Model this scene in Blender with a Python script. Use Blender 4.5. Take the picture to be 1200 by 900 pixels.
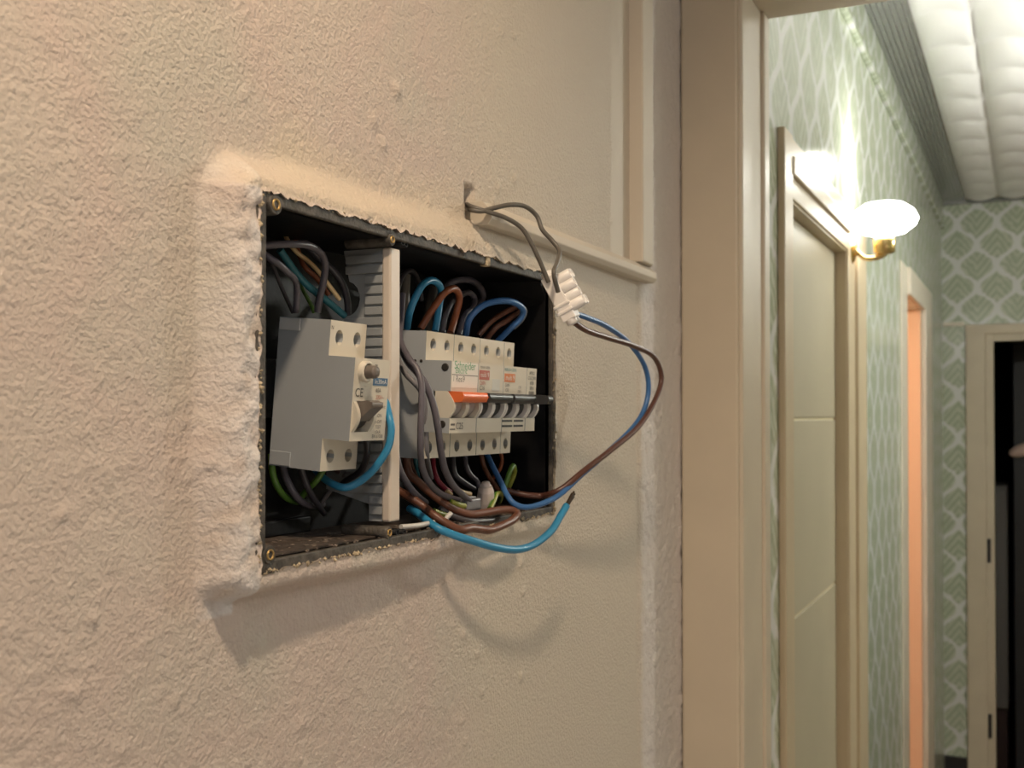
import bpy, bmesh, math, random
import numpy as np
from mathutils import Vector, Matrix, noise

# ------------------------------------------------------------------ clear
for o in list(bpy.data.objects):
    bpy.data.objects.remove(o, do_unlink=True)
S = bpy.context.scene
COL = S.collection
random.seed(7)

# ------------------------------------------------------------------ camera
F = 1300.0                       # focal length in pixels (image 1200 x 900)
THETA = math.atan(605 / F)       # yaw towards the wall on the left
PITCH = math.radians(0.8)
SHIFT = 19.85                    # lens shift in pixels
CAM = Vector((0.335, 0.0, 1.65))
cd = bpy.data.cameras.new('camera')
cam = bpy.data.objects.new('camera', cd)
COL.objects.link(cam)
cam.location = CAM
cam.rotation_euler = (math.pi / 2 + PITCH, 0, THETA)
cd.sensor_width = 36.0
cd.lens = 36.0 * F / 1200
cd.shift_y = SHIFT / 1200
cd.clip_start = 0.01
cd.dof.use_dof = True
cd.dof.focus_distance = 0.68
cd.dof.aperture_fstop = 15
S.camera = cam
RM = cam.rotation_euler.to_matrix()

# ------------------------------------------------------------------ world, lights, exposure
w = bpy.data.worlds.new('world')
S.world = w
w.use_nodes = True
w.node_tree.nodes['Background'].inputs[0].default_value = (0.6, 0.68, 0.8, 1)
w.node_tree.nodes['Background'].inputs[1].default_value = 0.03


def lamp(name, kind, loc, energy, color, radius=0.05, rot=None, spot=None, blend=None):
    d = bpy.data.lights.new(name, kind)
    d.energy = energy
    d.color = color
    if hasattr(d, 'shadow_soft_size'):
        d.shadow_soft_size = radius
    if kind == 'SPOT':
        d.spot_size = spot
        d.spot_blend = blend
    o = bpy.data.objects.new(name, d)
    COL.objects.link(o)
    o.location = loc
    if rot:
        o.rotation_euler = rot
    return o


# recessed ceiling spot of the near room (fixture is built below), lamp of the room behind
lamp('ceiling_spot_light', 'SPOT', (0.35, 0.14, 2.43), 21.0, (1.0, 0.77, 0.54), 0.030,
     (0, 0, 0), math.radians(152), 0.7)
lamp('back_room_light', 'POINT', (1.0, -0.90, 2.42), 5.5, (0.90, 0.94, 1.0), 0.06)
lamp('low_fill_light', 'POINT', (1.30, 0.25, 1.08), 3.6, (1.0, 0.965, 0.92), 0.12)  # added low fill for the lower right, no known lamp there
lamp('side_room_light', 'POINT', (-0.75, 3.2, 2.0), 18.0, (1.0, 0.52, 0.22), 0.08)
S.view_settings.view_transform = 'Standard'
S.view_settings.look = 'None'
S.view_settings.gamma = 1.0
S.view_settings.use_curve_mapping = False
S.view_settings.exposure = 0.34


# ------------------------------------------------------------------ helpers
def ray(px, py):
    return RM @ Vector(((px - 600) / F, (450 - py + SHIFT) / F, -1.0))


def P(px, py, X=0.0):            # point of the plane x = X seen at a pixel
    d = ray(px, py)
    return CAM + d * ((X - CAM.x) / d.x)


def PY(px, py, Y):
    d = ray(px, py)
    return CAM + d * ((Y - CAM.y) / d.y)


def depth(p):
    return (RM.transposed() @ (p - CAM)).z * -1


def nt(m):
    m.use_nodes = True
    return m.node_tree, m.node_tree.nodes, m.node_tree.links


def mat(name, col, rough=0.5, metal=0.0, var=0.0, scale=60.0, bump=0.0, bscale=300.0, spec=0.5,
        trans=0.0, emit=None, estr=0.0):
    m = bpy.data.materials.new(name)
    t, N, L = nt(m)
    b = N['Principled BSDF']
    b.inputs['Base Color'].default_value = (*col, 1)
    b.inputs['Roughness'].default_value = rough
    b.inputs['Metallic'].default_value = metal
    b.inputs['Specular IOR Level'].default_value = spec
    if trans:
        b.inputs['Transmission Weight'].default_value = trans
    if emit:
        b.inputs['Emission Color'].default_value = (*emit, 1)
        b.inputs['Emission Strength'].default_value = estr
    tc = N.new('ShaderNodeTexCoord')
    if var:
        n = N.new('ShaderNodeTexNoise')
        n.inputs['Scale'].default_value = scale
        n.inputs['Detail'].default_value = 4
        L.new(tc.outputs['Object'], n.inputs['Vector'])
        r = N.new('ShaderNodeValToRGB')
        r.color_ramp.elements[0].position = 0.3
        r.color_ramp.elements[1].position = 0.7
        r.color_ramp.elements[0].color = (*[c * (1 - var) for c in col], 1)
        r.color_ramp.elements[1].color = (*[min(1, c * (1 + var)) for c in col], 1)
        L.new(n.outputs['Fac'], r.inputs['Fac'])
        L.new(r.outputs['Color'], b.inputs['Base Color'])
    if bump:
        n2 = N.new('ShaderNodeTexNoise')
        n2.inputs['Scale'].default_value = bscale
        n2.inputs['Detail'].default_value = 3
        L.new(tc.outputs['Object'], n2.inputs['Vector'])
        bp = N.new('ShaderNodeBump')
        bp.inputs['Strength'].default_value = bump
        bp.inputs['Distance'].default_value = 0.001
        L.new(n2.outputs['Fac'], bp.inputs['Height'])
        L.new(bp.outputs['Normal'], b.inputs['Normal'])
    return m


class MB:
    def __init__(s, M=None):
        s.v, s.f, s.sm = [], [], []
        s.M = M or Matrix()

    def add(s, vs, fs, smooth=False):
        o = len(s.v)
        s.v += [s.M @ Vector(p) for p in vs]
        s.f += [tuple(i + o for i in f) for f in fs]
        s.sm += [smooth] * len(fs)
        return s

    def box(s, a, b):
        x0, y0, z0 = [min(p, q) for p, q in zip(a, b)]
        x1, y1, z1 = [max(p, q) for p, q in zip(a, b)]
        vs = [(x, y, z) for x in (x0, x1) for y in (y0, y1) for z in (z0, z1)]
        return s.add(vs, [(0, 1, 3, 2), (4, 6, 7, 5), (0, 4, 5, 1), (2, 3, 7, 6), (0, 2, 6, 4), (1, 5, 7, 3)])

    def prism(s, poly, y0, y1, smooth=False):       # polygon in x,z extruded along y (poly counter-clockwise seen from -y)
        n = len(poly)
        vs = [(x, y0, z) for x, z in poly] + [(x, y1, z) for x, z in poly]
        s.add(vs, [(i, (i + 1) % n, n + (i + 1) % n, n + i)[::-1] for i in range(n)], smooth)
        s.add(vs, [tuple(range(n)), tuple(range(2 * n - 1, n - 1, -1))])
        return s

    def lathe(s, prof, origin=(0, 0, 0), axis=(0, 0, 1), n=24, smooth=True):   # prof: (radius, height)
        ax = Vector(axis).normalized()
        u = ax.orthogonal().normalized()
        v = ax.cross(u)
        o = Vector(origin)
        vs, fs = [], []
        for r, h in prof:
            for k in range(n):
                a = 2 * math.pi * k / n
                vs.append(o + ax * h + (u * math.cos(a) + v * math.sin(a)) * r)
        for i in range(len(prof) - 1):
            for k in range(n):
                k2 = (k + 1) % n
                fs.append((i * n + k, i * n + k2, (i + 1) * n + k2, (i + 1) * n + k))
        s.add(vs, fs, smooth)
        if prof[0][0] > 1e-6:
            s.add(vs, [tuple(range(n - 1, -1, -1))])
        if prof[-1][0] > 1e-6:
            s.add(vs, [tuple(range((len(prof) - 1) * n, len(prof) * n))])
        return s

    def tube(s, pts, r, n=10, taper=None):
        pts = [Vector(p) for p in pts]
        m = len(pts)
        up = None
        vs, fs = [], []
        for i, p in enumerate(pts):
            d = (pts[min(i + 1, m - 1)] - pts[max(i - 1, 0)]).normalized()
            if up is None:
                up = d.orthogonal().normalized()
            up = (up - d * up.dot(d)).normalized()
            sd = d.cross(up)
            rr = r if taper is None else r * taper[i]
            for k in range(n):
                a = 2 * math.pi * k / n
                vs.append(p + (up * math.cos(a) + sd * math.sin(a)) * rr)
        for i in range(m - 1):
            for k in range(n):
                k2 = (k + 1) % n
                fs.append((i * n + k, i * n + k2, (i + 1) * n + k2, (i + 1) * n + k))
        s.add(vs, fs, True)
        s.add(vs, [tuple(range(n - 1, -1, -1)), tuple(range((m - 1) * n, m * n))])
        return s

    def hole_cell(s, x, x0, ya, yb, za, zb, cy, cz, ry, rz, n=20):
        """front plate at x with an elliptical well down to x0, side walls included"""
        ring, well, outer = [], [], []
        for k in range(n):
            a = 2 * math.pi * k / n
            c, d = math.cos(a), math.sin(a)
            ring.append((x, cy + ry * c, cz + rz * d))
            well.append((x0, cy + ry * c, cz + rz * d))
            ty = ((yb - cy) / c if c > 1e-9 else (ya - cy) / c if c < -1e-9 else 1e9)
            tz = ((zb - cz) / d if d > 1e-9 else (za - cz) / d if d < -1e-9 else 1e9)
            tt = min(ty, tz)
            outer.append([x, cy + c * tt, cz + d * tt])
        for (yy, zz) in ((ya, za), (ya, zb), (yb, za), (yb, zb)):     # keep the corners square
            k = min(range(n), key=lambda i: (outer[i][1] - yy) ** 2 + (outer[i][2] - zz) ** 2)
            outer[k] = [x, yy, zz]
        back = [(x0, p[1], p[2]) for p in outer]
        vs = ring + well + [tuple(p) for p in outer] + back
        fs = []
        for k in range(n):
            q = (k + 1) % n
            fs.append((k, q, n + q, n + k)[::-1])
            fs.append((k, 2 * n + k, 2 * n + q, q))
            fs.append((2 * n + k, 3 * n + k, 3 * n + q, 2 * n + q))
        return s.add(vs, fs)

    def build(s, name, m, parent=None, bevel=0.0, bseg=2, side=None):
        me = bpy.data.meshes.new(name)
        me.from_pydata([tuple(v) for v in s.v], [], s.f)
        me.polygons.foreach_set('use_smooth', s.sm)
        me.update()
        bm = bmesh.new()
        bm.from_mesh(me)
        bmesh.ops.recalc_face_normals(bm, faces=bm.faces)
        bm.to_mesh(me)
        bm.free()
        me.materials.append(m)
        if side:  # faces along y take the shade-toned second material
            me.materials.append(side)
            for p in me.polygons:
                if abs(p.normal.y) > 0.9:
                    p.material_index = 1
        o = bpy.data.objects.new(name, me)
        COL.objects.link(o)
        if parent:
            o.parent = parent
            o.matrix_parent_inverse = Matrix()
        if bevel:
            md = o.modifiers.new('bevel', 'BEVEL')
            md.width = bevel
            md.segments = bseg
            md.limit_method = 'ANGLE'
            md.angle_limit = math.radians(35)
        return o


def empty(name, loc, rot=(0, 0, 0)):
    o = bpy.data.objects.new(name, None)
    COL.objects.link(o)
    o.location = loc
    o.rotation_euler = rot
    o.empty_display_size = 0.02
    return o


def tag(o, label=None, cat=None, group=None, kind=None):
    if label:
        o['label'] = label
    if cat:
        o['category'] = cat
    if group:
        o['group'] = group
    if kind:
        o['kind'] = kind
    return o


def text(s, size, m, parent, M, name='printed_text', align='CENTER', depth_=0.0):
    c = bpy.data.curves.new('tmp', 'FONT')
    c.body = s
    c.size = size
    c.align_x = align
    c.align_y = 'CENTER'
    c.extrude = depth_
    o = bpy.data.objects.new('tmp', c)
    COL.objects.link(o)
    me = bpy.data.meshes.new_from_object(o.evaluated_get(bpy.context.evaluated_depsgraph_get()))
    bpy.data.objects.remove(o, do_unlink=True)
    me.transform(M)
    me.materials.clear()
    me.materials.append(m)
    me.name = name
    t = bpy.data.objects.new(name, me)
    COL.objects.link(t)
    t.parent = parent
    return t


def face_x(x, y, z, sy=1.0):       # text laid on a face whose normal is +x, reading along +y
    return Matrix(((0, 0, 1, x), (sy, 0, 0, y), (0, 1, 0, z), (0, 0, 0, 1)))


def spline(pts, n=8):
    pts = [Vector(p) for p in pts]
    if len(pts) == 2:
        return [pts[0].lerp(pts[1], i / n) for i in range(n + 1)]
    q = [pts[0] * 2 - pts[1]] + pts + [pts[-1] * 2 - pts[-2]]
    out = []
    for i in range(1, len(q) - 2):
        a, b, c, d = q[i - 1:i + 3]
        for k in range(n):
            t = k / n
            out.append(0.5 * ((2 * b) + (c - a) * t + (2 * a - 5 * b + 4 * c - d) * t * t + (3 * b - a - 3 * c + d) * t ** 3))
    out.append(pts[-1])
    return out


# ------------------------------------------------------------------ materials
def wall_material():
    m = bpy.data.materials.new('rough_painted_plaster')
    t, N, L = nt(m)
    b = N['Principled BSDF']
    b.inputs['Roughness'].default_value = 0.62
    b.inputs['Specular IOR Level'].default_value = 0.35
    tc = N.new('ShaderNodeTexCoord')
    n1 = N.new('ShaderNodeTexNoise'); n1.inputs['Scale'].default_value = 9; n1.inputs['Detail'].default_value = 5
    L.new(tc.outputs['Object'], n1.inputs['Vector'])
    r = N.new('ShaderNodeValToRGB')
    e = r.color_ramp.elements
    e[0].position = 0.32; e[0].color = (0.58, 0.53, 0.46, 1)
    e[1].position = 0.70; e[1].color = (0.62, 0.55, 0.48, 1)
    e2 = e.new(0.5); e2.color = (0.62, 0.52, 0.46, 1)
    L.new(n1.outputs['Fac'], r.inputs['Fac'])
    at = N.new('ShaderNodeAttribute'); at.attribute_name = 'coat'
    sep = N.new('ShaderNodeSeparateColor')
    L.new(at.outputs['Color'], sep.inputs['Color'])
    prev = r.outputs['Color']
    for ch, c in (('Red', (0.72, 0.68, 0.66)), ('Green', (0.70, 0.60, 0.46)), ('Blue', (0.63, 0.565, 0.47))):
        mx = N.new('ShaderNodeMix'); mx.data_type = 'RGBA'
        L.new(sep.outputs[ch], mx.inputs['Factor'])
        L.new(prev, mx.inputs['A'])
        mx.inputs['B'].default_value = (*c, 1)
        prev = mx.outputs['Result']
    L.new(prev, b.inputs['Base Color'])
    n2 = N.new('ShaderNodeTexNoise'); n2.inputs['Scale'].default_value = 430; n2.inputs['Detail'].default_value = 5
    L.new(tc.outputs['Object'], n2.inputs['Vector'])
    bp = N.new('ShaderNodeBump'); bp.inputs['Strength'].default_value = 0.75; bp.inputs['Distance'].default_value = 0.002
    L.new(n2.outputs['Fac'], bp.inputs['Height'])
    L.new(bp.outputs['Normal'], b.inputs['Normal'])
    return m


def wallpaper_material():
    m = bpy.data.materials.new('leaf_lattice_wallpaper')
    t, N, L = nt(m)
    b = N['Principled BSDF']
    b.inputs['Roughness'].default_value = 0.17
    tc = N.new('ShaderNodeTexCoord')
    sp = N.new('ShaderNodeSeparateXYZ')
    L.new(tc.outputs['Object'], sp.inputs[0])

    def mth(op, a, bb=None, c=None):
        n = N.new('ShaderNodeMath'); n.operation = op
        for i, q in enumerate((a, bb, c)):
            if q is None:
                continue
            if isinstance(q, (int, float)):
                n.inputs[i].default_value = q
            else:
                L.new(q, n.inputs[i])
        return n.outputs[0]
    h = mth('ADD', sp.outputs['X'], sp.outputs['Y'])          # runs along whichever way the wall runs
    nz = N.new('ShaderNodeTexNoise'); nz.inputs['Scale'].default_value = 40
    L.new(tc.outputs['Object'], nz.inputs['Vector'])
    wob = mth('MULTIPLY', mth('SUBTRACT', nz.outputs['Fac'], 0.5), 0.022)
    u = mth('DIVIDE', mth('ADD', h, wob), 0.140)
    v = mth('DIVIDE', mth('ADD', sp.outputs['Z'], wob), 0.165)
    # curved diamonds: cells of the two diagonal directions, bowed
    v2 = mth('ADD', v, mth('MULTIPLY', mth('SINE', mth('MULTIPLY', v, 4 * math.pi)), -0.055))
    a1 = mth('PINGPONG', mth('ADD', u, v2), 0.5)
    a2 = mth('PINGPONG', mth('SUBTRACT', u, v2), 0.5)
    dmin = mth('MINIMUM', a1, a2)
    line = N.new('ShaderNodeMapRange'); line.inputs['From Min'].default_value = 0.06; line.inputs['From Max'].default_value = 0.11
    line.inputs['To Min'].default_value = 1; line.inputs['To Max'].default_value = 0
    L.new(dmin, line.inputs['Value'])
    # leaf veins: oblique strokes either side of each cell's middle
    cu = mth('PINGPONG', u, 0.5)
    vein = mth('SINE', mth('MULTIPLY', mth('ADD', v, mth('MULTIPLY', cu, -1.1)), 2 * math.pi * 5))
    n3 = N.new('ShaderNodeTexNoise'); n3.inputs['Scale'].default_value = 30; n3.inputs['Detail'].default_value = 5
    L.new(tc.outputs['Object'], n3.inputs['Vector'])
    vv = mth('MULTIPLY', mth('ADD', vein, 1.0), n3.outputs['Fac'])
    leaf = N.new('ShaderNodeValToRGB')
    leaf.color_ramp.elements[0].position = 0.2; leaf.color_ramp.elements[0].color = (0.38, 0.43, 0.32, 1)
    leaf.color_ramp.elements[1].position = 1.0; leaf.color_ramp.elements[1].color = (0.54, 0.58, 0.47, 1)
    L.new(vv, leaf.inputs['Fac'])
    mx = N.new('ShaderNodeMix'); mx.data_type = 'RGBA'
    L.new(line.outputs['Result'], mx.inputs['Factor'])
    L.new(leaf.outputs['Color'], mx.inputs['A'])
    mx.inputs['B'].default_value = (0.70, 0.715, 0.70, 1)
    L.new(mx.outputs['Result'], b.inputs['Base Color'])
    # embossed vertical streaks
    mp = N.new('ShaderNodeMapping'); mp.inputs['Scale'].default_value = (60, 60, 6)
    L.new(tc.outputs['Object'], mp.inputs['Vector'])
    n4 = N.new('ShaderNodeTexNoise'); n4.inputs['Scale'].default_value = 1.0; n4.inputs['Detail'].default_value = 3
    L.new(mp.outputs[0], n4.inputs['Vector'])
    bp = N.new('ShaderNodeBump'); bp.inputs['Strength'].default_value = 0.10; bp.inputs['Distance'].default_value = 0.004
    L.new(n4.outputs['Fac'], bp.inputs['Height'])
    L.new(bp.outputs['Normal'], b.inputs['Normal'])
    return m


M_WALL = wall_material()
M_PAPER = wallpaper_material()
M_FRAME = mat('cream_gloss_paint', (0.61, 0.53, 0.41), 0.38, var=0.04, scale=12, bump=0.08, bscale=120)
M_PANEL = mat('cream_painted_board', (0.63, 0.565, 0.47), 0.62, var=0.03, scale=9, bump=0.15, bscale=90)
M_BEIGE = mat('beige_door_paint', (0.46, 0.41, 0.30), 0.42, var=0.03, scale=8)
M_DOORTRIM = mat('tan_door_trim', (0.54, 0.44, 0.30), 0.40, var=0.04, scale=10)
M_WHITETRIM = mat('white_gloss_trim', (0.70, 0.64, 0.54), 0.35, var=0.03, scale=10)
M_CEIL = mat('white_ceiling', (0.80, 0.78, 0.74), 0.8)
M_FOAM = mat('white_foam_tile', (0.93, 0.92, 0.94), 0.38)
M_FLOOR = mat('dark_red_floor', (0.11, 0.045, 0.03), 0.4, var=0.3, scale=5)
M_PLAIN = mat('plain_wall', (0.62, 0.58, 0.52), 0.8)
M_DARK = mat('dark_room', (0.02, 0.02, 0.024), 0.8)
M_BLACKTRIM = mat('black_skirting', (0.012, 0.012, 0.015), 0.4)
M_BAND = mat('silver_band', (0.34, 0.35, 0.34), 0.22, metal=0.5, bump=0.5, bscale=60)
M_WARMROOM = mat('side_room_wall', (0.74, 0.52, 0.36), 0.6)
M_BOX = mat('black_box_plastic', (0.006, 0.006, 0.007), 0.5, var=0.3, scale=40, bump=0.15, bscale=200, spec=0.25)
M_BOXFLOOR = mat('dusty_box_floor', (0.06, 0.045, 0.036), 0.85, var=0.6, scale=160, bump=0.5, bscale=400)
M_RIM = mat('dusty_black_rim', (0.075, 0.066, 0.056), 0.6, var=0.55, scale=140, bump=0.6, bscale=500)
M_BRASS = mat('brass_insert', (0.42, 0.28, 0.11), 0.45, metal=0.8, var=0.3, scale=600)
M_LAMPBRASS = mat('polished_brass', (0.75, 0.55, 0.24), 0.25, metal=1.0)
M_LIP = mat('yellow_crumbly_plaster', (0.46, 0.38, 0.26), 0.9, var=0.5, scale=220, bump=0.9, bscale=500)
M_GREYPART = mat('grey_partition', (0.30, 0.32, 0.335), 0.45, var=0.06, scale=60)
M_DEV = mat('shaded_grey_device', (0.385, 0.41, 0.43), 0.42, var=0.02, scale=30)  # darker bluish grey puts the shade on the device sides into the colour
M_DEVW = mat('ivory_device_front', (0.68, 0.63, 0.53), 0.42, var=0.02, scale=40)
M_LABEL = mat('white_label', (0.82, 0.79, 0.72), 0.45)
M_HOLE = mat('dark_terminal_screw', (0.05, 0.045, 0.04), 0.5, metal=0.4)
M_ORANGE = mat('orange_handle', (0.78, 0.17, 0.05), 0.38)
M_BLACKP = mat('dark_handle', (0.035, 0.036, 0.038), 0.4)
M_GREYBTN = mat('grey_button', (0.17, 0.145, 0.125), 0.45)
M_GREEN = mat('green_print', (0.05, 0.32, 0.12), 0.5)
M_INK = mat('black_print', (0.03, 0.03, 0.03), 0.6)
M_INK2 = mat('grey_print', (0.14, 0.13, 0.12), 0.6)
M_BLUEP = mat('blue_print', (0.05, 0.14, 0.27), 0.5)
M_TEALP = mat('teal_print', (0.08, 0.27, 0.30), 0.5)
M_ORP = mat('orange_print', (0.66, 0.20, 0.05), 0.5)
M_REDP = mat('red_print', (0.48, 0.12, 0.08), 0.5)
M_WHITEP = mat('white_connector', (0.86, 0.83, 0.80), 0.35)
M_CLEAR = mat('cloudy_connector', (0.62, 0.55, 0.52), 0.3)
M_METAL = mat('steel', (0.5, 0.5, 0.5), 0.35, metal=1.0)
M_GLASS = mat('opal_glass', (0.95, 0.95, 0.92), 0.3, emit=(1.0, 0.99, 0.93), estr=9.0)
M_LEDGLASS = mat('lit_diffuser', (0.95, 0.9, 0.8), 0.4, emit=(1.0, 0.85, 0.65), estr=6.0)

WC = {
    'grey': mat('grey_insulation', (0.115, 0.105, 0.125), 0.38, var=0.08, scale=90),
    'dgrey': mat('dark_grey_insulation', (0.06, 0.056, 0.065), 0.4),
    'lgrey': mat('pale_grey_insulation', (0.19, 0.185, 0.20), 0.4),
    'ogrey': mat('olive_grey_insulation', (0.12, 0.11, 0.095), 0.4),
    'cyan': mat('light_blue_insulation', (0.035, 0.255, 0.47), 0.36),
    'blue': mat('mid_blue_insulation', (0.045, 0.15, 0.38), 0.36),
    'teal': mat('teal_insulation', (0.03, 0.16, 0.20), 0.38),
    'brown': mat('brown_insulation', (0.15, 0.06, 0.035), 0.38),
    'rust': mat('rust_insulation', (0.30, 0.09, 0.035), 0.38),
    'dbrown': mat('dark_brown_insulation', (0.10, 0.04, 0.028), 0.35),
    'red': mat('dark_red_insulation', (0.22, 0.012, 0.03), 0.38),
    'cream': mat('cream_insulation', (0.72, 0.52, 0.27), 0.4),
    'white': mat('white_insulation', (0.62, 0.60, 0.57), 0.4),
    'black': mat('black_insulation', (0.018, 0.016, 0.02), 0.4),
}


def stripe_mat():
    m = bpy.data.materials.new('green_yellow_insulation')
    t, N, L = nt(m)
    b = N['Principled BSDF']
    b.inputs['Roughness'].default_value = 0.4
    at = N.new('ShaderNodeAttribute'); at.attribute_name = 'coat'
    r = N.new('ShaderNodeValToRGB'); r.color_ramp.interpolation = 'CONSTANT'
    r.color_ramp.elements[0].color = (0.09, 0.20, 0.03, 1)
    r.color_ramp.elements[1].position = 0.6; r.color_ramp.elements[1].color = (0.30, 0.32, 0.05, 1)
    L.new(at.outputs['Fac'], r.inputs['Fac'])
    L.new(r.outputs['Color'], b.inputs['Base Color'])
    return m


WC['earth'] = stripe_mat()

# ------------------------------------------------------------------ the near wall with the hole for the box
HY0, HY1 = 0.4334, 0.799           # hole along the wall
HZ0, HZ1 = 1.65 - 0.0756, 1.65 + 0.1095
FRAME_Y = 1.165                     # front of the doorway frame
CEIL_Z = 2.485


def smooth01(t):
    t = np.clip(t, 0, 1)
    return t * t * (3 - 2 * t)


def axis_lines(lo, a, e0, e1, b, hi, step, coarse):
    def seg(p, q, st):
        n = max(1, int(round((q - p) / st)))
        return list(np.linspace(p, q, n, endpoint=False))
    return np.array(seg(lo, a, coarse) + seg(a, e0, step) + seg(e0, e1, step) + seg(e1, b, step) + seg(b, hi, coarse) + [hi])


def build_wall_left():
    ys = axis_lines(-1.5, 0.26, HY0, HY1, FRAME_Y - 0.002, FRAME_Y + 0.1, 0.0019, 0.08)
    zs = axis_lines(0.0, 1.22, HZ0, HZ1, 2.14, CEIL_Z, 0.0021, 0.08)
    ny, nz = len(ys), len(zs)
    Yg, Zg = np.meshgrid(ys, zs, indexing='ij')
    # base plane: stands further back on the left of the box than on its right
    base = -0.016 + 0.0125 * smooth01((Yg - 0.43) / 0.36)
    # distance outside the hole, per side, as share of the sloping plaster shoulder
    wl, wr, wb, wt = 0.029, 0.006, 0.0155, 0.024

    def lattice(sc, seed, rot=0.6):     # fast smooth value noise for the relief
        rng = np.random.RandomState(seed)
        c_, s_ = math.cos(rot + seed), math.sin(rot + seed)
        gy, gz = (Yg * c_ - Zg * s_) * sc, (Yg * s_ + Zg * c_) * sc
        gy, gz = gy - gy.min(), gz - gz.min()
        iy, iz = gy.astype(int), gz.astype(int)
        G = rng.rand(int(iy.max()) + 3, int(iz.max()) + 3) - 0.5
        fy, fz = smooth01(gy - iy), smooth01(gz - iz)
        return (G[iy, iz] * (1 - fy) * (1 - fz) + G[iy + 1, iz] * fy * (1 - fz) + G[iy, iz + 1] * (1 - fy) * fz + G[iy + 1, iz + 1] * fy * fz)
    big = lattice(25, 1)
    mid = lattice(120, 2)
    fine = lattice(230, 3)
    vf = lattice(400, 4)
    dl = np.maximum(HY0 - Yg, 0) / (wl * (1 + 0.25 * big))
    dr = np.maximum(Yg - HY1, 0) / wr
    db = np.maximum(HZ0 - Zg, 0) / (wb * (1 + 0.3 * big))
    dt = np.maximum(Zg - HZ1, 0) / (wt * (1 + 0.3 * big))
    dt = np.where(dt > 0, 0.36 + 0.64 * dt, 0)
    d = np.sqrt(np.maximum(dl, dr) ** 2 + np.maximum(db, dt) ** 2)
    sh = 1 - smooth01((d - 0.45) / 0.55)
    X = base * (1 - sh) + sh * (0.0 + 0.0015 * big)
    # rough stipple: strong on the left, fading where the filler is smooth (right of / below the box)
    smooth_zone = smooth01((Yg - 0.60) / 0.12) * (1 - smooth01((Yg - 1.016) / 0.02))
    topsmooth = smooth01((Zg - 1.72) / 0.10) * 0.35
    leftshoulder = smooth01(1.2 - dl) * (dl > 0) * (1 - smooth01((Zg - (HZ1 + 0.008)) / 0.01)) * (Zg > HZ0 - 0.02)
    patch = smooth01(0.75 + 2.2 * big)
    rough = (1 - smooth_zone * 0.9) * (1 - topsmooth) * (0.45 + 0.55 * patch)
    X += rough * (mid * 0.0003 + fine * 0.0005 + vf * 0.0010)
    X += leftshoulder * (lattice(60, 8) * 0.0012 + mid * 0.0018 + fine * 0.0022 + vf * 0.0012)
    X += 0.0006 * big * (1 - sh) * (1 - smooth_zone)
    # the proud rough strip next to the doorway
    strip = smooth01((Yg - 1.016) / 0.010)
    X += strip * (0.003 + mid * 0.0008 + fine * 0.0010) - 0.0065 * np.clip((Yg - 0.8) / 0.42, 0, 1.3)
    # a few grit lumps
    rng = np.random.RandomState(5)
    for _ in range(90):
        cy, cz, r_ = rng.uniform(0.28, 0.75), rng.uniform(1.40, 1.95), rng.uniform(0.0015, 0.004)
        g = np.exp(-(((Yg - cy) ** 2 + (Zg - cz) ** 2) / r_ ** 2))
        X += 0.0017 * g
    # hairline crack from the wire hole down to the box, wire hole itself
    c0, c1 = P(548, 238, -0.008), P(571, 292, 0.0)
    tt = np.clip((Zg - c1.z) / (c0.z - c1.z), 0, 1)
    cy = c1.y + (c0.y - c1.y) * tt + 0.002 * np.sin(tt * 9)
    X -= 0.0025 * np.exp(-((Yg - cy) / 0.0016) ** 2) * ((Zg > c1.z) & (Zg < c0.z))
    hc = P(548.5, 238, -0.008)
    X -= 0.03 * np.exp(-(np.maximum(((Yg - hc.y) / 0.0055) ** 8, ((Zg - hc.z) / 0.010) ** 8)))
    co = np.stack([X, Yg, Zg], -1)
    # ragged lip round the hole
    i0, i1 = int(np.argmin(abs(ys - HY0))), int(np.argmin(abs(ys - HY1)))
    j0, j1 = int(np.argmin(abs(zs - HZ0))), int(np.argmin(abs(zs - HZ1)))
    rr = np.random.RandomState(9)
    jag = lambda n: (np.convolve(rr.rand(n + 4) - 0.5, np.ones(3) / 2, 'same')[2:-2])
    co[i0, j0:j1 + 1, 1] -= 0.0035 * jag(j1 - j0 + 1) + 0.0004
    co[i1, j0:j1 + 1, 1] += 0.0025 * jag(j1 - j0 + 1)
    co[i0:i1 + 1, j0, 2] -= 0.0032 * jag(i1 - i0 + 1)
    co[i0:i1 + 1, j1, 2] += 0.0034 * jag(i1 - i0 + 1)
    verts = co.reshape(-1, 3)
    idx = np.arange(ny * nz).reshape(ny, nz)
    A = idx[:-1, :-1]; B = idx[1:, :-1]; C = idx[1:, 1:]; D = idx[:-1, 1:]
    keep = np.ones(A.shape, bool)
    keep[i0:i1, j0:j1] = False
    faces = np.stack([A[keep], B[keep], C[keep], D[keep]], -1)
    # reveal behind the lip
    loop = list(idx[i0:i1, j0]) + list(idx[i1, j0:j1]) + list(idx[i1:i0:-1, j1]) + list(idx[i0, j1:j0:-1])
    inner = verts[loop].copy()
    inner[:, 0] = -0.010
    base_i = len(verts)
    verts = np.vstack([verts, inner])
    n = len(loop)
    lf = [(loop[k], base_i + k, base_i + (k + 1) % n, loop[(k + 1) % n]) for k in range(n)]
    faces = np.vstack([faces, np.array(lf)])
    me = bpy.data.meshes.new('wall_left')
    me.vertices.add(len(verts)); me.vertices.foreach_set('co', verts.ravel())
    me.loops.add(faces.size); me.loops.foreach_set('vertex_index', faces.ravel().astype(np.int32))
    me.polygons.add(len(faces))
    me.polygons.foreach_set('loop_start', np.arange(0, faces.size, 4, dtype=np.int32))
    me.polygons.foreach_set('use_smooth', np.ones(len(faces), bool))
    me.update(calc_edges=True)
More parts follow.
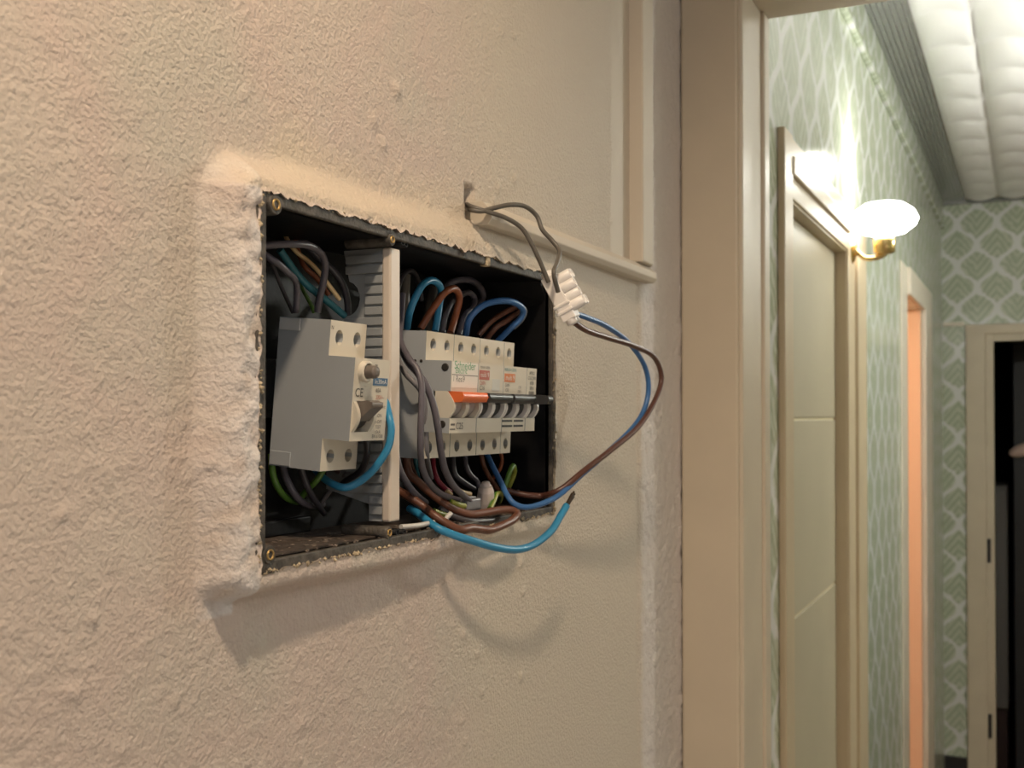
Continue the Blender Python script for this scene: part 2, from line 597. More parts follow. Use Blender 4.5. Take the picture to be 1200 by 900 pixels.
    # coats of different plaster and paint (real colour patches)
    red = leftshoulder * smooth01(0.8 + 1.5 * mid)
    green = smooth01(1.5 - dt + big) * (dt > 0) * smooth01((Yg - HY0 + 0.028) / 0.02 + 0.6 * mid) * smooth01((HY1 + 0.02 - Yg) / 0.05) * 0.65
    blue = smooth_zone * 0.9
    red = np.maximum(red, strip * 0.8)
    colr = np.stack([red, green, blue, np.ones_like(red)], -1).reshape(-1, 4)
    lipc = np.tile([0.0, 1.0, 0.0, 1.0], (n, 1))
    colr = np.vstack([colr, lipc])
    at = me.color_attributes.new('coat', 'FLOAT_COLOR', 'POINT')
    at.data.foreach_set('color', colr.astype(np.float32).ravel())
    me.materials.append(M_WALL)
    o = bpy.data.objects.new('wall_left', me)
    COL.objects.link(o)
    tag(o, 'rough beige plastered wall with a raised surround round the fuse box opening', kind='structure')
    return o


wall_left = build_wall_left()

# crumbly lip of plaster along the hole, a part of the wall
def crumb_lip():
    mb = MB()
    rnd = random.Random(3)

    def lump(c, r):
        n = 6
        vs = [c + Vector((0, 0, r)), c - Vector((0, 0, r))]
        for k in range(n):
            a = 2 * math.pi * k / n + rnd.random()
            q = r * rnd.uniform(0.6, 1.3)
            vs.append(c + Vector((math.cos(a) * q, math.sin(a) * q, rnd.uniform(-.3, .3) * r)))
        mb.add(vs, [(0, 2 + k, 2 + (k + 1) % n) for k in range(n)] + [(1, 2 + (k + 1) % n, 2 + k) for k in range(n)])
    for k in range(900):
        s = rnd.random()
        if s < 0.28:
            c = Vector((rnd.uniform(-.006, .0005), HY0 + rnd.uniform(-.001, .0012), rnd.uniform(HZ0, HZ1)))
        elif s < 0.62:
            c = Vector((rnd.uniform(-.006, .0005), rnd.uniform(HY0, HY1), HZ0 + rnd.uniform(-.001, .0012)))
        elif s < 0.86:
            c = Vector((rnd.uniform(-.006, .0), rnd.uniform(HY0, HY1), HZ1 + rnd.uniform(-.0004, .001)))
        else:
            c = Vector((rnd.uniform(-.006, .001), HY1 + rnd.uniform(-.0015, .001), rnd.uniform(HZ0, HZ1)))
        lump(c, rnd.uniform(0.0004, 0.0014))
    o = mb.build('crumbled_plaster_edge', M_LIP, wall_left)
    tag(o, 'crumbly yellowish plaster edge', kind='stuff')


crumb_lip()

# ------------------------------------------------------------------ rest of the near room
def struct(name, mb, m, bevel=0.0, label=None):
    o = mb.build(name, m, None, bevel)
    o['kind'] = 'structure'
    if label:
        o['label'] = label
    return o


XL = CAM.x - 0.30                  # corridor's left wall plane (0.035)
XR = XL + 1.00                     # corridor's right wall plane
END_Y = 4.60
JX = CAM.x - 0.2738                # inner face of the doorway's left jamb
JAMB_Y = 1.292
LINTEL_Z = 1.65 + 0.462
floor = struct('floor', MB().box((-1.6, -1.5, -0.05), (1.9, END_Y + 0.05, 0.0)), mat('pale_floor_tile', (0.62, 0.56, 0.48), 0.35, var=0.08, scale=6), label='pale tiled floor of room and corridor')
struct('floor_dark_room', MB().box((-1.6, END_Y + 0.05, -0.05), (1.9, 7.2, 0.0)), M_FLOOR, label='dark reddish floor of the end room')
ceiling = struct('ceiling', MB().box((-1.6, -1.5, CEIL_Z), (1.9, 7.2, CEIL_Z + 0.05)), M_CEIL, label='white ceiling')
struct('wall_back', MB().box((-0.2, -1.6, 0), (1.7, -1.5, CEIL_Z)), M_PLAIN)
struct('wall_right', MB().box((1.6, -1.5, 0), (1.7, FRAME_Y, CEIL_Z)), M_PLAIN)
# wall above and to the right of the doorway
struct('wall_front', MB().box((-0.03, FRAME_Y + 0.012, LINTEL_Z + 0.03), (1.7, JAMB_Y, CEIL_Z))
       .box((XR - 0.02, FRAME_Y + 0.012, 0), (1.7, JAMB_Y, LINTEL_Z + 0.03))
       .box((-0.10, FRAME_Y + 0.016, 0), (JX - 0.006, JAMB_Y, LINTEL_Z + 0.03)), M_PLAIN)
# doorway frame seen from the room
d1 = empty('door_1', (JX, FRAME_Y, 0))
tag(d1, 'cream painted doorway frame between the plaster wall and the corridor', kind='structure')


def at(o, name, mb, m, bevel=0.0, label=None):
    mb.v = [v - Vector(o.location) for v in mb.v]
    q = mb.build(name, m, o, bevel)
    if label:
        q['label'] = label
    return q


x_out = P(797, 450, -0.009).x
px797 = PY(798, 450, FRAME_Y).x
at(d1, 'architrave', MB().box((px797, FRAME_Y, 0), (JX - 0.004, FRAME_Y + 0.02, LINTEL_Z + 0.075)), M_FRAME, 0.003)
at(d1, 'jamb', MB().box((JX - 0.03, FRAME_Y + 0.004, 0), (JX, JAMB_Y, LINTEL_Z)), M_FRAME, 0.003)
at(d1, 'jamb', MB().box((JX - 0.02, JAMB_Y - 0.032, 0), (JX + 0.004, JAMB_Y - 0.004, LINTEL_Z)), M_FRAME, 0.003, 'narrow door stop strip')
at(d1, 'lintel', MB().box((JX - 0.02, FRAME_Y, LINTEL_Z), (XR, JAMB_Y, LINTEL_Z + 0.03)), M_FRAME, 0.003)
at(d1, 'jamb', MB().box((XR - 0.03, FRAME_Y, 0), (XR - 0.005, JAMB_Y, LINTEL_Z)), M_FRAME, 0.003)

# ceiling spot fixture (above the frame of the photo)
sp = empty('ceiling_spot', (0.35, 0.14, CEIL_Z))
tag(sp, 'small round warm spot lamp on the ceiling above the fuse box', 'lamp')
MB().lathe([(0.05, 0), (0.05, -0.02), (0.042, -0.045), (0.038, -0.045), (0.036, -0.02)], n=32).build('housing', M_METAL, sp)
MB().lathe([(0.0, -0.022), (0.036, -0.021)], n=32).build('diffuser', M_LEDGLASS, sp)
bp_ = empty('pendant_lamp', (1.0, -0.90, CEIL_Z))
tag(bp_, 'opal globe pendant lamp hanging behind the camera', 'lamp')
MB().tube([(0, 0, 0), (0, 0, -0.03)], 0.004).lathe([(0.04, 0), (0.04, -0.02)], n=20).build('cord', M_WHITEP, bp_)
MB().lathe([(0.02, -0.02), (0.02, -0.03)], n=20).build('lamp_holder', M_WHITEP, bp_)

fl = empty('added_fill_lamp', (1.30, 0.25, 0))  # unseen stand lamp, added to carry the low fill light
tag(fl, 'unseen low stand lamp added for fill light, right of the camera', 'lamp')
MB().lathe([(0.12, 0), (0.12, 0.012), (0.015, 0.025), (0.010, 0.05), (0.010, 0.9)], n=24).build('stand', M_METAL, fl)
MB().lathe([(0.010, 0.9), (0.030, 0.905), (0.030, 0.93)], n=20).build('lamp_holder', M_WHITEP, fl)

# painted cupboard panel set into the wall, right of the wire hole
XP = -0.006
pl = P(556, 250, XP).y
pr = P(736, 300, XP).y
pe = P(755, 328, XP).y
pz = P(755, 328, XP + 0.01).z
ap = empty('access_panel', (XP, pl, pz))
tag(ap, 'cream painted cupboard panel with ledge and side strip above the fuse box', 'panel')
pb = P(610, 250, XP).y
at(ap, 'board', MB().add([(-0.02, pb, pz + 0.012), (-0.0046, pb, pz + 0.012), (-0.0060, pr - 0.002, pz + 0.012), (-0.02, pr - 0.002, pz + 0.012),
                          (-0.02, pb, 2.3), (-0.0046, pb, 2.3), (-0.0060, pr - 0.002, 2.3), (-0.02, pr - 0.002, 2.3)],
                         [(0, 1, 2, 3), (4, 7, 6, 5), (0, 4, 5, 1), (1, 5, 6, 2), (2, 6, 7, 3), (3, 7, 4, 0)]), M_PANEL, 0.0008)
at(ap, 'bottom_ledge', MB().prism([(XP - 0.006, pz), (XP + 0.010, pz), (XP + 0.013, pz + 0.004), (XP + 0.012, pz + 0.010),
                                    (XP + 0.006, pz + 0.016), (XP - 0.006, pz + 0.016)], pl, pe), M_PANEL, 0.0008)
at(ap, 'side_strip', MB().box((XP - 0.006, pr + 0.006, pz + 0.016), (XP + 0.013, pe - 0.010, 2.3))
   .box((XP - 0.006, pe - 0.010, pz + 0.016), (XP + 0.009, pe, 2.3)), M_PANEL, 0.0015)

# ------------------------------------------------------------------ corridor
def Yof(px, Xrel=-0.30):
    return P(px, 488, CAM.x + Xrel).y


y2a, y2b, y2c, y2d = Yof(912), Yof(922), Yof(991), Yof(1012)
y3a, y3b, y3c, y3d = Yof(1055), Yof(1062), Yof(1080), Yof(1092)
TOP2, TOP3 = 1.65 + 0.302, 1.65 + 0.33
TH = 0.12
wl_ = MB()
wl_.box((XL - TH, JAMB_Y, 0), (XL, y2b, CEIL_Z))
wl_.box((XL - TH, y2b, TOP2), (XL, y2c, CEIL_Z))
wl_.box((XL - TH, y2c, 0), (XL, y3b, CEIL_Z))
wl_.box((XL - TH, y3b, TOP3), (XL, y3c, CEIL_Z))
wl_.box((XL - TH, y3c, 0), (XL, END_Y, CEIL_Z))
struct('wall_corridor_left', wl_, M_PAPER, label='corridor wall in glossy green leaf patterned wallpaper')
struct('wall_corridor_right', MB().box((XR, JAMB_Y, 0), (XR + 0.1, END_Y, CEIL_Z)), M_PAPER)
ex0 = PY(1132, 488, END_Y).x
ex1 = PY(1165, 488, END_Y).x
ex2 = ex1 + 0.72
EZT = PY(1165, 400, END_Y).z
EZO = PY(1132, 381, END_Y).z
struct('wall_corridor_end', MB().box((XL - TH, END_Y, 0), (ex1, END_Y + 0.1, CEIL_Z)).box((ex1, END_Y, EZT), (ex2, END_Y + 0.1, CEIL_Z))
       .box((ex2, END_Y, 0), (XR + 0.1, END_Y + 0.1, CEIL_Z)), M_PAPER, label='far corridor wall with pale lattice and green leaf wallpaper')
struct('baseboard_corridor_end', MB().box((XL, END_Y - 0.012, 0), (ex0 - 0.002, END_Y, 0.345)), M_BLACKTRIM, 0.002)
struct('trim_1', MB().box((XL, Yof(905), 1.65 + 0.725), (XL + 0.012, END_Y, 1.65 + 0.742)).box((XL, Yof(905), 1.65 + 0.742), (XL + 0.005, END_Y, CEIL_Z)),
       M_PAPER, 0.003, label='green wallpaper border under the corridor ceiling')
struct('trim_2', MB().box((XL, END_Y - 0.015, CEIL_Z - 0.02), (XR, END_Y, CEIL_Z - 0.004)), M_BAND, 0.003, label='silvery strip along the top of the far wall')
struct('trim_3', MB().box((XL + 0.002, END_Y - 0.012, EZO - 0.004), (ex0 - 0.004, END_Y, EZO + 0.012)), M_WHITETRIM, 0.002, label='short white picture rail left of the end door')

# ceiling tiles, border band
tx0, cw, tl = CAM.x - 0.214, 0.114, 0.46
band = MB()
for k in range(7):
    xa = XL + 0.006 + k * 0.0115
    band.box((xa, JAMB_Y, CEIL_Z - 0.007), (xa + 0.009, END_Y - 0.016, CEIL_Z))
o = band.build('border_band', M_BAND, ceiling)
o['label'] = 'dark silvery ribbed band beside the tiles'
NXs, NYs = 24, 40


def tile_mesh():
    vs, fs = [], []
    for i in range(NXs + 1):
        for j in range(NYs + 1):
            x, y = i / NXs * cw * 2, j / NYs * tl
            u, v = (x / cw) % 1.0, (y / tl * 2) % 1.0
            if i == NXs:
                u = 1.0
            if j == NYs:
                v = 1.0
            sc = math.sin(math.pi * u)
            pet = abs(math.sin(math.pi * (v + 0.33 * sc)))
            h = 0.020 * (max(sc, 0) ** 0.45) * (0.35 + 0.65 * pet ** 0.55)
            vs.append((x, y, -0.002 - h))
    for i in range(NXs):
        for j in range(NYs):
            a = i * (NYs + 1) + j
            fs.append((a, a + 1, a + NYs + 2, a + NYs + 1))
    me = bpy.data.meshes.new('ceiling_tile')
    me.from_pydata(vs, [], fs)
    me.polygons.foreach_set('use_smooth', [True] * len(fs))
    me.materials.append(M_FOAM)
    return me


tm = tile_mesh()
for a in range(4):
    for b in range(7):
        if JAMB_Y + 0.02 + (b + 1) * tl > END_Y:
            continue
        tO = bpy.data.objects.new('ceiling_tile', tm)
        COL.objects.link(tO)
        tO.parent = ceiling
        tO.location = (tx0 + a * cw * 2, JAMB_Y + 0.02 + b * tl, CEIL_Z)

# closed door on the left of the corridor
d2 = empty('door_2', (XL, y2b, 0))
tag(d2, 'closed beige corridor door with wide tan stepped trim', kind='structure')
LX = CAM.x - 0.3174
lz = [0.005, 1.65 - 0.30, 1.65 - 0.004, TOP2 - 0.004]
for k in range(3):
    at(d2, 'door_panel', MB().box((LX - 0.035, y2b + 0.003, lz[k] + 0.002), (LX, y2c - 0.003, lz[k + 1] - 0.002)), M_BEIGE, 0.0015)
at(d2, 'door_core', MB().box((LX - 0.036, y2b + 0.002, 0.004), (LX - 0.003, y2c - 0.002, TOP2 - 0.002)), mat('pale_groove', (0.74, 0.66, 0.46), 0.5))
AO = 1.65 + 0.385
at(d2, 'jamb', MB().box((XL - TH, y2c - 0.004, 0), (XL + 0.002, y2c, TOP2)), M_DOORTRIM)
at(d2, 'jamb', MB().box((XL - TH, y2b, 0), (XL + 0.002, y2b + 0.003, TOP2)), M_DOORTRIM)
at(d2, 'jamb', MB().box((XL - TH, y2b, TOP2 - 0.003), (XL + 0.002, y2c, TOP2)), M_DOORTRIM)
st = (y2d - y2c)
at(d2, 'architrave', MB().box((XL, y2a, 0), (XL + 0.010, y2b, AO)), M_DOORTRIM, 0.002)
at(d2, 'architrave', MB().box((XL, y2c, 0), (XL + 0.006, y2c + st * .35, AO)).box((XL, y2c + st * .35, 0), (XL + 0.012, y2c + st * .6, AO))
   .box((XL, y2c + st * .6, 0), (XL + 0.007, y2d, AO)), M_DOORTRIM, 0.002)
at(d2, 'architrave', MB().box((XL, y2b, TOP2), (XL + 0.006, y2c, TOP2 + 0.03)).box((XL, y2b, TOP2 + 0.03), (XL + 0.012, y2c, TOP2 + 0.055))
   .box((XL, y2b, TOP2 + 0.055), (XL + 0.007, y2c, AO)), M_DOORTRIM, 0.002)
# open door with warm light
d3 = empty('door_3', (XL, y3b, 0))
tag(d3, 'white framed doorway of a warm lit orange side room', kind='structure')
at(d3, 'architrave', MB().box((XL, y3a, 0), (XL + 0.005, y3b, 1.65 + 0.405)), M_WHITETRIM, 0.003)
at(d3, 'architrave', MB().box((XL, y3c, 0), (XL + 0.014, y3d - 0.15, 1.65 + 0.405)), M_WHITETRIM, 0.003)
at(d3, 'architrave', MB().box((XL, y3b, TOP3), (XL + 0.014, y3c, 1.65 + 0.405)), M_WHITETRIM, 0.003)
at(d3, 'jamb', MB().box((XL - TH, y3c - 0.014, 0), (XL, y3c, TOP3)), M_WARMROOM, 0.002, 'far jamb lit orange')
side = MB()
side.box((-1.55, y3b - 0.6, 0), (-1.5, y3c + 0.4, CEIL_Z)).box((-1.5, y3b - 0.6, 0), (XL - TH, y3b - 0.55, CEIL_Z)).box((-1.5, y3c + 0.35, 0), (XL - TH, y3c + 0.4, CEIL_Z))
struct('wall_side_room', side, M_WARMROOM, label='walls of the warm lit side room')
# end door and the dark room behind it
d4 = empty('door_4', (ex1, END_Y, 0))
tag(d4, 'pale cream door frame of the dark room at the corridor end', kind='structure')
at(d4, 'architrave', MB().box((ex0, END_Y - 0.016, 0), (ex1 - 0.028, END_Y, EZO)), M_FRAME, 0.004)
at(d4, 'architrave', MB().box((ex0, END_Y - 0.017, EZT + 0.028), (ex2 + 0.1, END_Y, EZO)), M_FRAME, 0.004)
at(d4, 'jamb', MB().box((ex1 - 0.028, END_Y - 0.010, 0), (ex1, END_Y + 0.1, EZT + 0.028)), M_FRAME, 0.002)
at(d4, 'jamb', MB().box((ex1, END_Y - 0.010, EZT), (ex2, END_Y + 0.1, EZT + 0.028)), M_FRAME, 0.002)
for py in (645, 850):
    zc = PY(1160, py, END_Y).z
    at(d4, 'hinge', MB().box((ex1 - 0.026, END_Y - 0.016, zc - 0.045), (ex1 - 0.014, END_Y - 0.009, zc + 0.045)), M_BLACKTRIM, 0.001)
dr_ = MB()
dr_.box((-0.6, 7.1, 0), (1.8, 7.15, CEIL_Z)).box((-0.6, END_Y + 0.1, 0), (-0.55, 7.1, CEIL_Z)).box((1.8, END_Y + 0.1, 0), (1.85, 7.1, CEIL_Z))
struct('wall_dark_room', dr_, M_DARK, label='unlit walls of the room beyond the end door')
gc0, gc1 = PY(1166, 830, 5.2), PY(1180, 570, 5.2)
gcab = empty('cabinet', (gc1.x, 5.2, 0))
tag(gcab, 'narrow dull grey cabinet on dark plinth, inside the unlit end room', 'cabinet')
M_GREYCAB = mat('dull_grey_cabinet', (0.14, 0.13, 0.12), 0.6)
MB().box((-0.30, 0.002, gc0.z), (0, 0.35, gc1.z)).build('body', M_GREYCAB, gcab, 0.004)
MB().box((-0.295, -0.016, gc0.z + 0.006), (-0.002, 0.0, gc1.z - 0.012)).build('cabinet_door', M_GREYCAB, gcab, 0.003)
MB().box((-0.29, 0.01, 0), (-0.004, 0.34, gc0.z)).build('plinth', mat('dark_red_plinth', (0.03, 0.012, 0.010), 0.6), gcab, 0.003)
hp, rp = PY(1193, 525, 5.25), PY(1199, 550, 5.25)
ward = empty('wardrobe', (hp.x, 5.25, 0))
tag(ward, 'dark wardrobe in the unlit end room with a pale rounded handle', 'wardrobe')
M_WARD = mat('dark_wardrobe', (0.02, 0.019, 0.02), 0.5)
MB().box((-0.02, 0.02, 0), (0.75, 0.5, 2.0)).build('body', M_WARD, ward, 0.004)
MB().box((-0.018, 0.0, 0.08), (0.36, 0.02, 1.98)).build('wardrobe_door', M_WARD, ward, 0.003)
MB().lathe([(0.0, -0.05), (0.016, -0.04), (0.026, -0.01), (0.03, 0.05), (0.028, 0.10), (0.0, 0.12)], (0.01, -0.028, hp.z - 0.01), (1, 0, 0.35), 16).build('handle', mat('pale_handle', (0.85, 0.62, 0.52), 0.4), ward)
MB().lathe([(0.0, -0.02), (0.018, -0.012), (0.02, 0.012), (0.0, 0.02)], (0.05, -0.02, rp.z), (0, 0, 1), 14).build('tag', mat('red_tag', (0.5, 0.05, 0.06), 0.5), ward)

# corridor wall lamp
lc = P(1036, 252, CAM.x - 0.238)
wlmp = empty('wall_lamp', (XL, lc.y, lc.z - 0.06))
tag(wlmp, 'glowing wall lamp with opal glass bowl and brass holder on green wallpaper', 'lamp')
lx = lc.x - XL
MB().lathe([(0.028, 0), (0.03, 0.004), (0.02, 0.010), (0.008, 0.014)], (0, 0, 0), (1, 0, 0), 24).build('wall_plate', M_LAMPBRASS, wlmp)
MB().tube(spline([(0.01, 0, 0), (lx * .5, 0, -0.018), (lx, 0, -0.012), (lx, 0, 0.012)]), 0.005).build('arm', M_LAMPBRASS, wlmp)
MB().lathe([(0.012, -0.012), (0.019, -0.008), (0.020, 0.014), (0.016, 0.022)], (lx, 0, 0.0), (0, 0, 1), 24).build('lamp_holder', M_LAMPBRASS, wlmp)
MB().lathe([(0.016, 0.022), (0.038, 0.027), (0.055, 0.040), (0.060, 0.052), (0.052, 0.068), (0.034, 0.080), (0.0, 0.084)], (lx, 0, 0), (0, 0, 1), 32).build('lamp_shade', M_GLASS, wlmp)
lamp('wall_lamp_light', 'POINT', (lc.x + 0.02, lc.y, lc.z + 0.095), 1.6, (1.0, 0.98, 0.9), 0.03)
wlmp['group'] = 'opal wall lamps of the corridor'
w2 = wlmp.copy()  # added copy out of view, brightens the lower corridor
COL.objects.link(w2)
w2.location = (XR, 2.6, lc.z - 0.06)
w2.rotation_euler = (0, 0, math.pi)
w2['label'] = 'unseen copy of the opal wall lamp, added opposite to brighten the corridor'
for ch in list(wlmp.children):
    c2 = ch.copy()
    COL.objects.link(c2)
    c2.parent = w2
lamp('corridor_fill_light', 'POINT', (XR - lx - 0.01, 2.6, lc.z + 0.085), 17.0, (1.0, 0.98, 0.9), 0.03)  # fill light of the added lamp

# ------------------------------------------------------------------ the fuse box
Z0 = 1.65
BX = -0.068                        # back of the box
bx = empty('distribution_box', (BX, HY0, HZ0))
tag(bx, 'black flush fuse box without its cover, set in the plaster wall', 'fuse box')
iy0, iy1, iz0, iz1 = HY0 + 0.0055, HY1 - 0.003, HZ0 + 0.0055, HZ1 - 0.0055
yp0, yp1 = 0.557, 0.568            # partition between the two compartments
shell = MB()
shell.box((BX, iy0 - 0.003, iz0 - 0.003), (BX + 0.003, iy1 + 0.003, iz1 + 0.003))
shell.box((BX, iy0 - 0.003, iz0 - 0.003), (-0.004, iy0, iz1 + 0.003))
shell.box((BX, iy1, iz0 - 0.003), (-0.004, iy1 + 0.003, iz1 + 0.003))
shell.box((BX, iy0, iz0 - 0.003), (-0.004, iy1, iz0))
shell.box((BX, iy0, iz1), (-0.004, iy1, iz1 + 0.003))
at(bx, 'shell', shell, M_BOX)
rim = MB()
rim.box((-0.0075, HY0 - 0.002, HZ0 - 0.001), (-0.0012, iy0, HZ1 + 0.001))
rim.box((-0.0075, iy1, HZ0 - 0.001), (-0.0012, HY1 + 0.002, HZ1 + 0.001))
rim.box((-0.0075, iy0, HZ0 - 0.002), (-0.0012, iy1, iz0))
rim.box((-0.0075, iy0, iz1), (-0.0012, iy1, HZ1 + 0.002))
at(bx, 'rim', rim, M_RIM, 0.0008)
# slanting inner corner at top right, low cross bar
at(bx, 'corner_gusset', MB().add([(BX, iy1 - 0.03, iz1), (-0.006, iy1 - 0.012, iz1), (BX, iy1, iz1 - 0.03), (-0.006, iy1, iz1 - 0.014), (BX, iy1, iz1), (-0.006, iy1, iz1)],
                                  [(0, 1, 3, 2), (0, 4, 5, 1), (2, 3, 5, 4), (1, 5, 3), (0, 2, 4)]), M_BOX)
at(bx, 'floor_plate', MB().box((BX + 0.004, iy0 + 0.0005, iz0), (-0.008, iy1 - 0.0005, iz0 + 0.0008)), M_BOXFLOOR)
at(bx, 'cross_bar', MB().box((BX + 0.004, iy0 + 0.002, iz0 + 0.001), (BX + 0.010, yp0, iz0 + 0.010)), M_BOX, 0.0008)

def boss(px, py, r):
    p = P(px, py, -0.002)
    b = at(bx, 'screw_boss', MB().lathe([(r * 1.45, -0.03), (r * 1.45, 0.0), (r * 1.30, 0.0008)], (-0.0012, p.y, p.z), (1, 0, 0), 20), M_RIM)
    i = MB().lathe([(r * .82, -0.004), (r * .82, 0.0014), (r * 0.62, 0.0015), (r * 0.55, 0.0004), (r * 0.5, -0.0035), (0.0002, -0.0036)], Vector((-0.0012, p.y, p.z)) - Vector(bx.location), (1, 0, 0), 20)
    q = i.build('brass_insert', M_BRASS, b)
    q['label'] = 'brass threaded insert'


boss(320.5, 240, 0.0036)
boss(313.5, 650, 0.0033)
boss(457, 281, 0.0026)
boss(453.5, 624, 0.0026)
for (px, py) in ((472, 284), (476, 286), (466, 624), (474, 624)):
    p = P(px, py, -0.003)
    at(bx, 'hinge_lug', MB().lathe([(0.0022, -0.010), (0.0022, 0.0), (0.0012, 0.0), (0.0012, -0.004)], (-0.003, p.y, p.z), (1, 0, 0), 14), M_BOX)
p = P(570, 307, -0.002)
at(bx, 'broken_clip', MB().box((-0.006, p.y - 0.003, p.z - 0.003), (0.0, p.y + 0.003, p.z + 0.005)), M_LIP, 0.001, 'pale broken plastic clip')
p = P(633, 572.5, -0.03)
at(bx, 'screw', MB().lathe([(0.0018, 0), (0.0018, -0.0015), (0.0006, -0.002)], (p.x, iy1 - 0.0002, p.z), (0, 1, 0), 12), M_METAL)
# rails
for (a, b_) in ((iy0 + 0.002, yp0 - 0.004), (yp1 + 0.004, iy1 - 0.03)):
    at(bx, 'rail', MB().box((BX + 0.003, a, Z0 - 0.001), (BX + 0.010, b_, Z0 + 0.033)).box((BX + 0.010, a, Z0 + 0.004), (BX + 0.0115, b_, Z0 + 0.028)), M_METAL, 0.0004)
# partition, seen edge on with its ribbed left face
ptop, pbot = P(462, 291, -0.003).z, P(462, 611, -0.003).z
part_out = [(-0.003, pbot), (-0.003, ptop), (-0.036, ptop)]
c_h, r_h = (-0.034, P(413, 350, -0.03).z), 0.0105
for k in range(9):
    a = math.radians(78 - k * 168 / 8)
    part_out.append((c_h[0] + r_h * math.cos(a) * 0.9, c_h[1] + r_h * math.sin(a)))
part_out += [(-0.040, c_h[1] - 0.016), (-0.048, c_h[1] - 0.02), (-0.048, pbot + 0.018), (-0.018, pbot + 0.010), (-0.018, pbot)]
at(bx, 'partition', MB().prism(part_out, yp0 + 0.0015, yp1), M_GREYPART, 0.0006)
pt = [c for c in bx.children if c.name.startswith('partition')][0]
lim = lambda z: -0.0205 if abs(z - c_h[1]) < 0.0105 else -0.034
nr = 25
for k in range(nr):
    za = pbot + 0.004 + k * (ptop - pbot - 0.006) / nr
    zb = za + (ptop - pbot) / nr * 0.74
    if zb > ptop - 0.001:
        continue
    xb = max(lim(za), lim(zb))
    if za < pbot + 0.011:
        xb = max(xb, -0.0172)
    MB(Matrix.Translation(-Vector(bx.location))).box((xb, yp0, za), (-0.0085, yp0 + 0.0018, zb)).build('rib', M_GREYPART, pt, 0.0004)
MB(Matrix.Translation(-Vector(bx.location))).box((-0.0085, yp0, pbot), (-0.0025, yp1 + 0.0003, ptop)).build('front_edge', mat('cream_edge', (0.66, 0.58, 0.50), 0.42), pt, 0.0012)

# dusty debris on the bottom of the box
def debris():
    mb = MB()
    rnd = random.Random(11)
    for k in range(520):
        y = rnd.uniform(iy0, iy1 - 0.005)
        x = rnd.uniform(-0.055, -0.003) if y < yp0 else rnd.uniform(-0.03, -0.003)
        r = rnd.uniform(0.0003, 0.0011) * (1.4 if rnd.random() < .1 else 1)
        c = Vector((x, y, iz0 + r * 0.4))
        vs = [c + Vector((rnd.uniform(.5, 1.2) * sx * r, rnd.uniform(.5, 1.2) * sy * r, rnd.uniform(.4, 1) * sz * r * .8)) for sx in (-1, 1) for sy in (-1, 1) for sz in (-.45, 1)]
        mb.add(vs, [(0, 1, 3, 2), (4, 6, 7, 5), (0, 4, 5, 1), (2, 3, 7, 6), (0, 2, 6, 4), (1, 5, 7, 3)])
    o = mb.build('plaster_debris', mat('plaster_dust', (0.20, 0.16, 0.13), 0.9, var=0.6, scale=500))
    tag(o, 'plaster crumbs and dust lying on the bottom of the fuse box', 'debris', kind='stuff')


debris()

# ------------------------------------------------------------------ modular devices
def terminal_row(root, y0, n, pitch, zc, zh, xf, xr, rz, off=0.0, screw=M_HOLE):
    """n terminal wells side by side (front plate of the block at xf)"""
    mb = MB()
    for k in range(n):
        a = y0 + k * pitch
        mb.hole_cell(xf, xr, a, a + pitch, zc - zh / 2, zc + zh / 2, a + pitch / 2, zc + off, 0.0037, rz)
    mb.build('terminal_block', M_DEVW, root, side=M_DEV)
    tb = [c for c in root.children if c.name.startswith('terminal_block')][-1]
    for k in range(n):
        a = y0 + (k + .5) * pitch
        s_ = MB().lathe([(0.0036, 0), (0.0034, 0.0012), (0.0012, 0.0014)], (xr, a, zc + off), (1, 0, 0), 14).build('terminal_screw', screw, tb)


# --- residual current device on the left
TILT = math.radians(5.0)
RW = 0.0362
rc = empty('residual_current_device', (CAM.x - 0.3905, 0.5087, P(381, 456, CAM.x - 0.349).z), (0, TILT, 0))
tag(rc, 'two-module grey residual current switch with test button, alone in left compartment', 'circuit breaker')
HH = 0.0418
XT, XN = 0.041, 0.0585
ZN1, ZN0 = 0.0222, -0.0235
body = MB()
body.prism([(0.0065, -HH), (XT - 0.010, -HH), (XT - 0.010, HH), (0.0065, HH)], 0, RW)
body.prism([(XT - 0.010, ZN0), (XT, ZN0), (XT, ZN1), (XT - 0.010, ZN1)], 0, RW)
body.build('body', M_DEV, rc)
terminal_row(rc, 0, 2, RW / 2, (HH + ZN1) / 2, HH - ZN1, XT, XT - 0.010, 0.0043, 0.0005)
terminal_row(rc, 0, 2, RW / 2, (-HH + ZN0) / 2, HH + ZN0, XT, XT - 0.010, 0.0038, -0.001)
# nose with its lever window
wy0, wy1, wz0, wz1 = 0.0035, 0.0185, -0.0185, -0.0015
nose = MB()
nose.box((XT, 0, wz1), (XN, RW, ZN1)).box((XT, 0, ZN0), (XN, RW, wz0)).box((XT, 0, wz0), (XN, wy0, wz1)).box((XT, wy1, wz0), (XN, RW, wz1))
nose.box((XT, wy0, wz0), (XT + 0.004, wy1, wz1))
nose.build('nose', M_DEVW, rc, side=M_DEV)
for ya in (wy0 - 0.0022, wy1 - 0.0008):
    prof = [(XN - 0.012, wz1)] + [(XN + 0.0035 * math.sin(math.pi * k / 8), wz1 + (wz0 - wz1) * k / 8) for k in range(9)] + [(XN - 0.012, wz0)]
    MB().prism(prof[::-1], ya, ya + 0.003).build('lever_cheek', M_DEVW, rc, 0.0006)
lev = MB()
cyl = [(XN - 0.009 + 0.0085 * math.cos(math.radians(a)), (wz0 + wz1) / 2 + 0.0078 * math.sin(math.radians(a))) for a in range(0, 360, 18)]
lev.prism(cyl, wy0 + 0.001, wy1 - 0.001, True)
lev.build('lever_drum', M_BLACKP, rc)
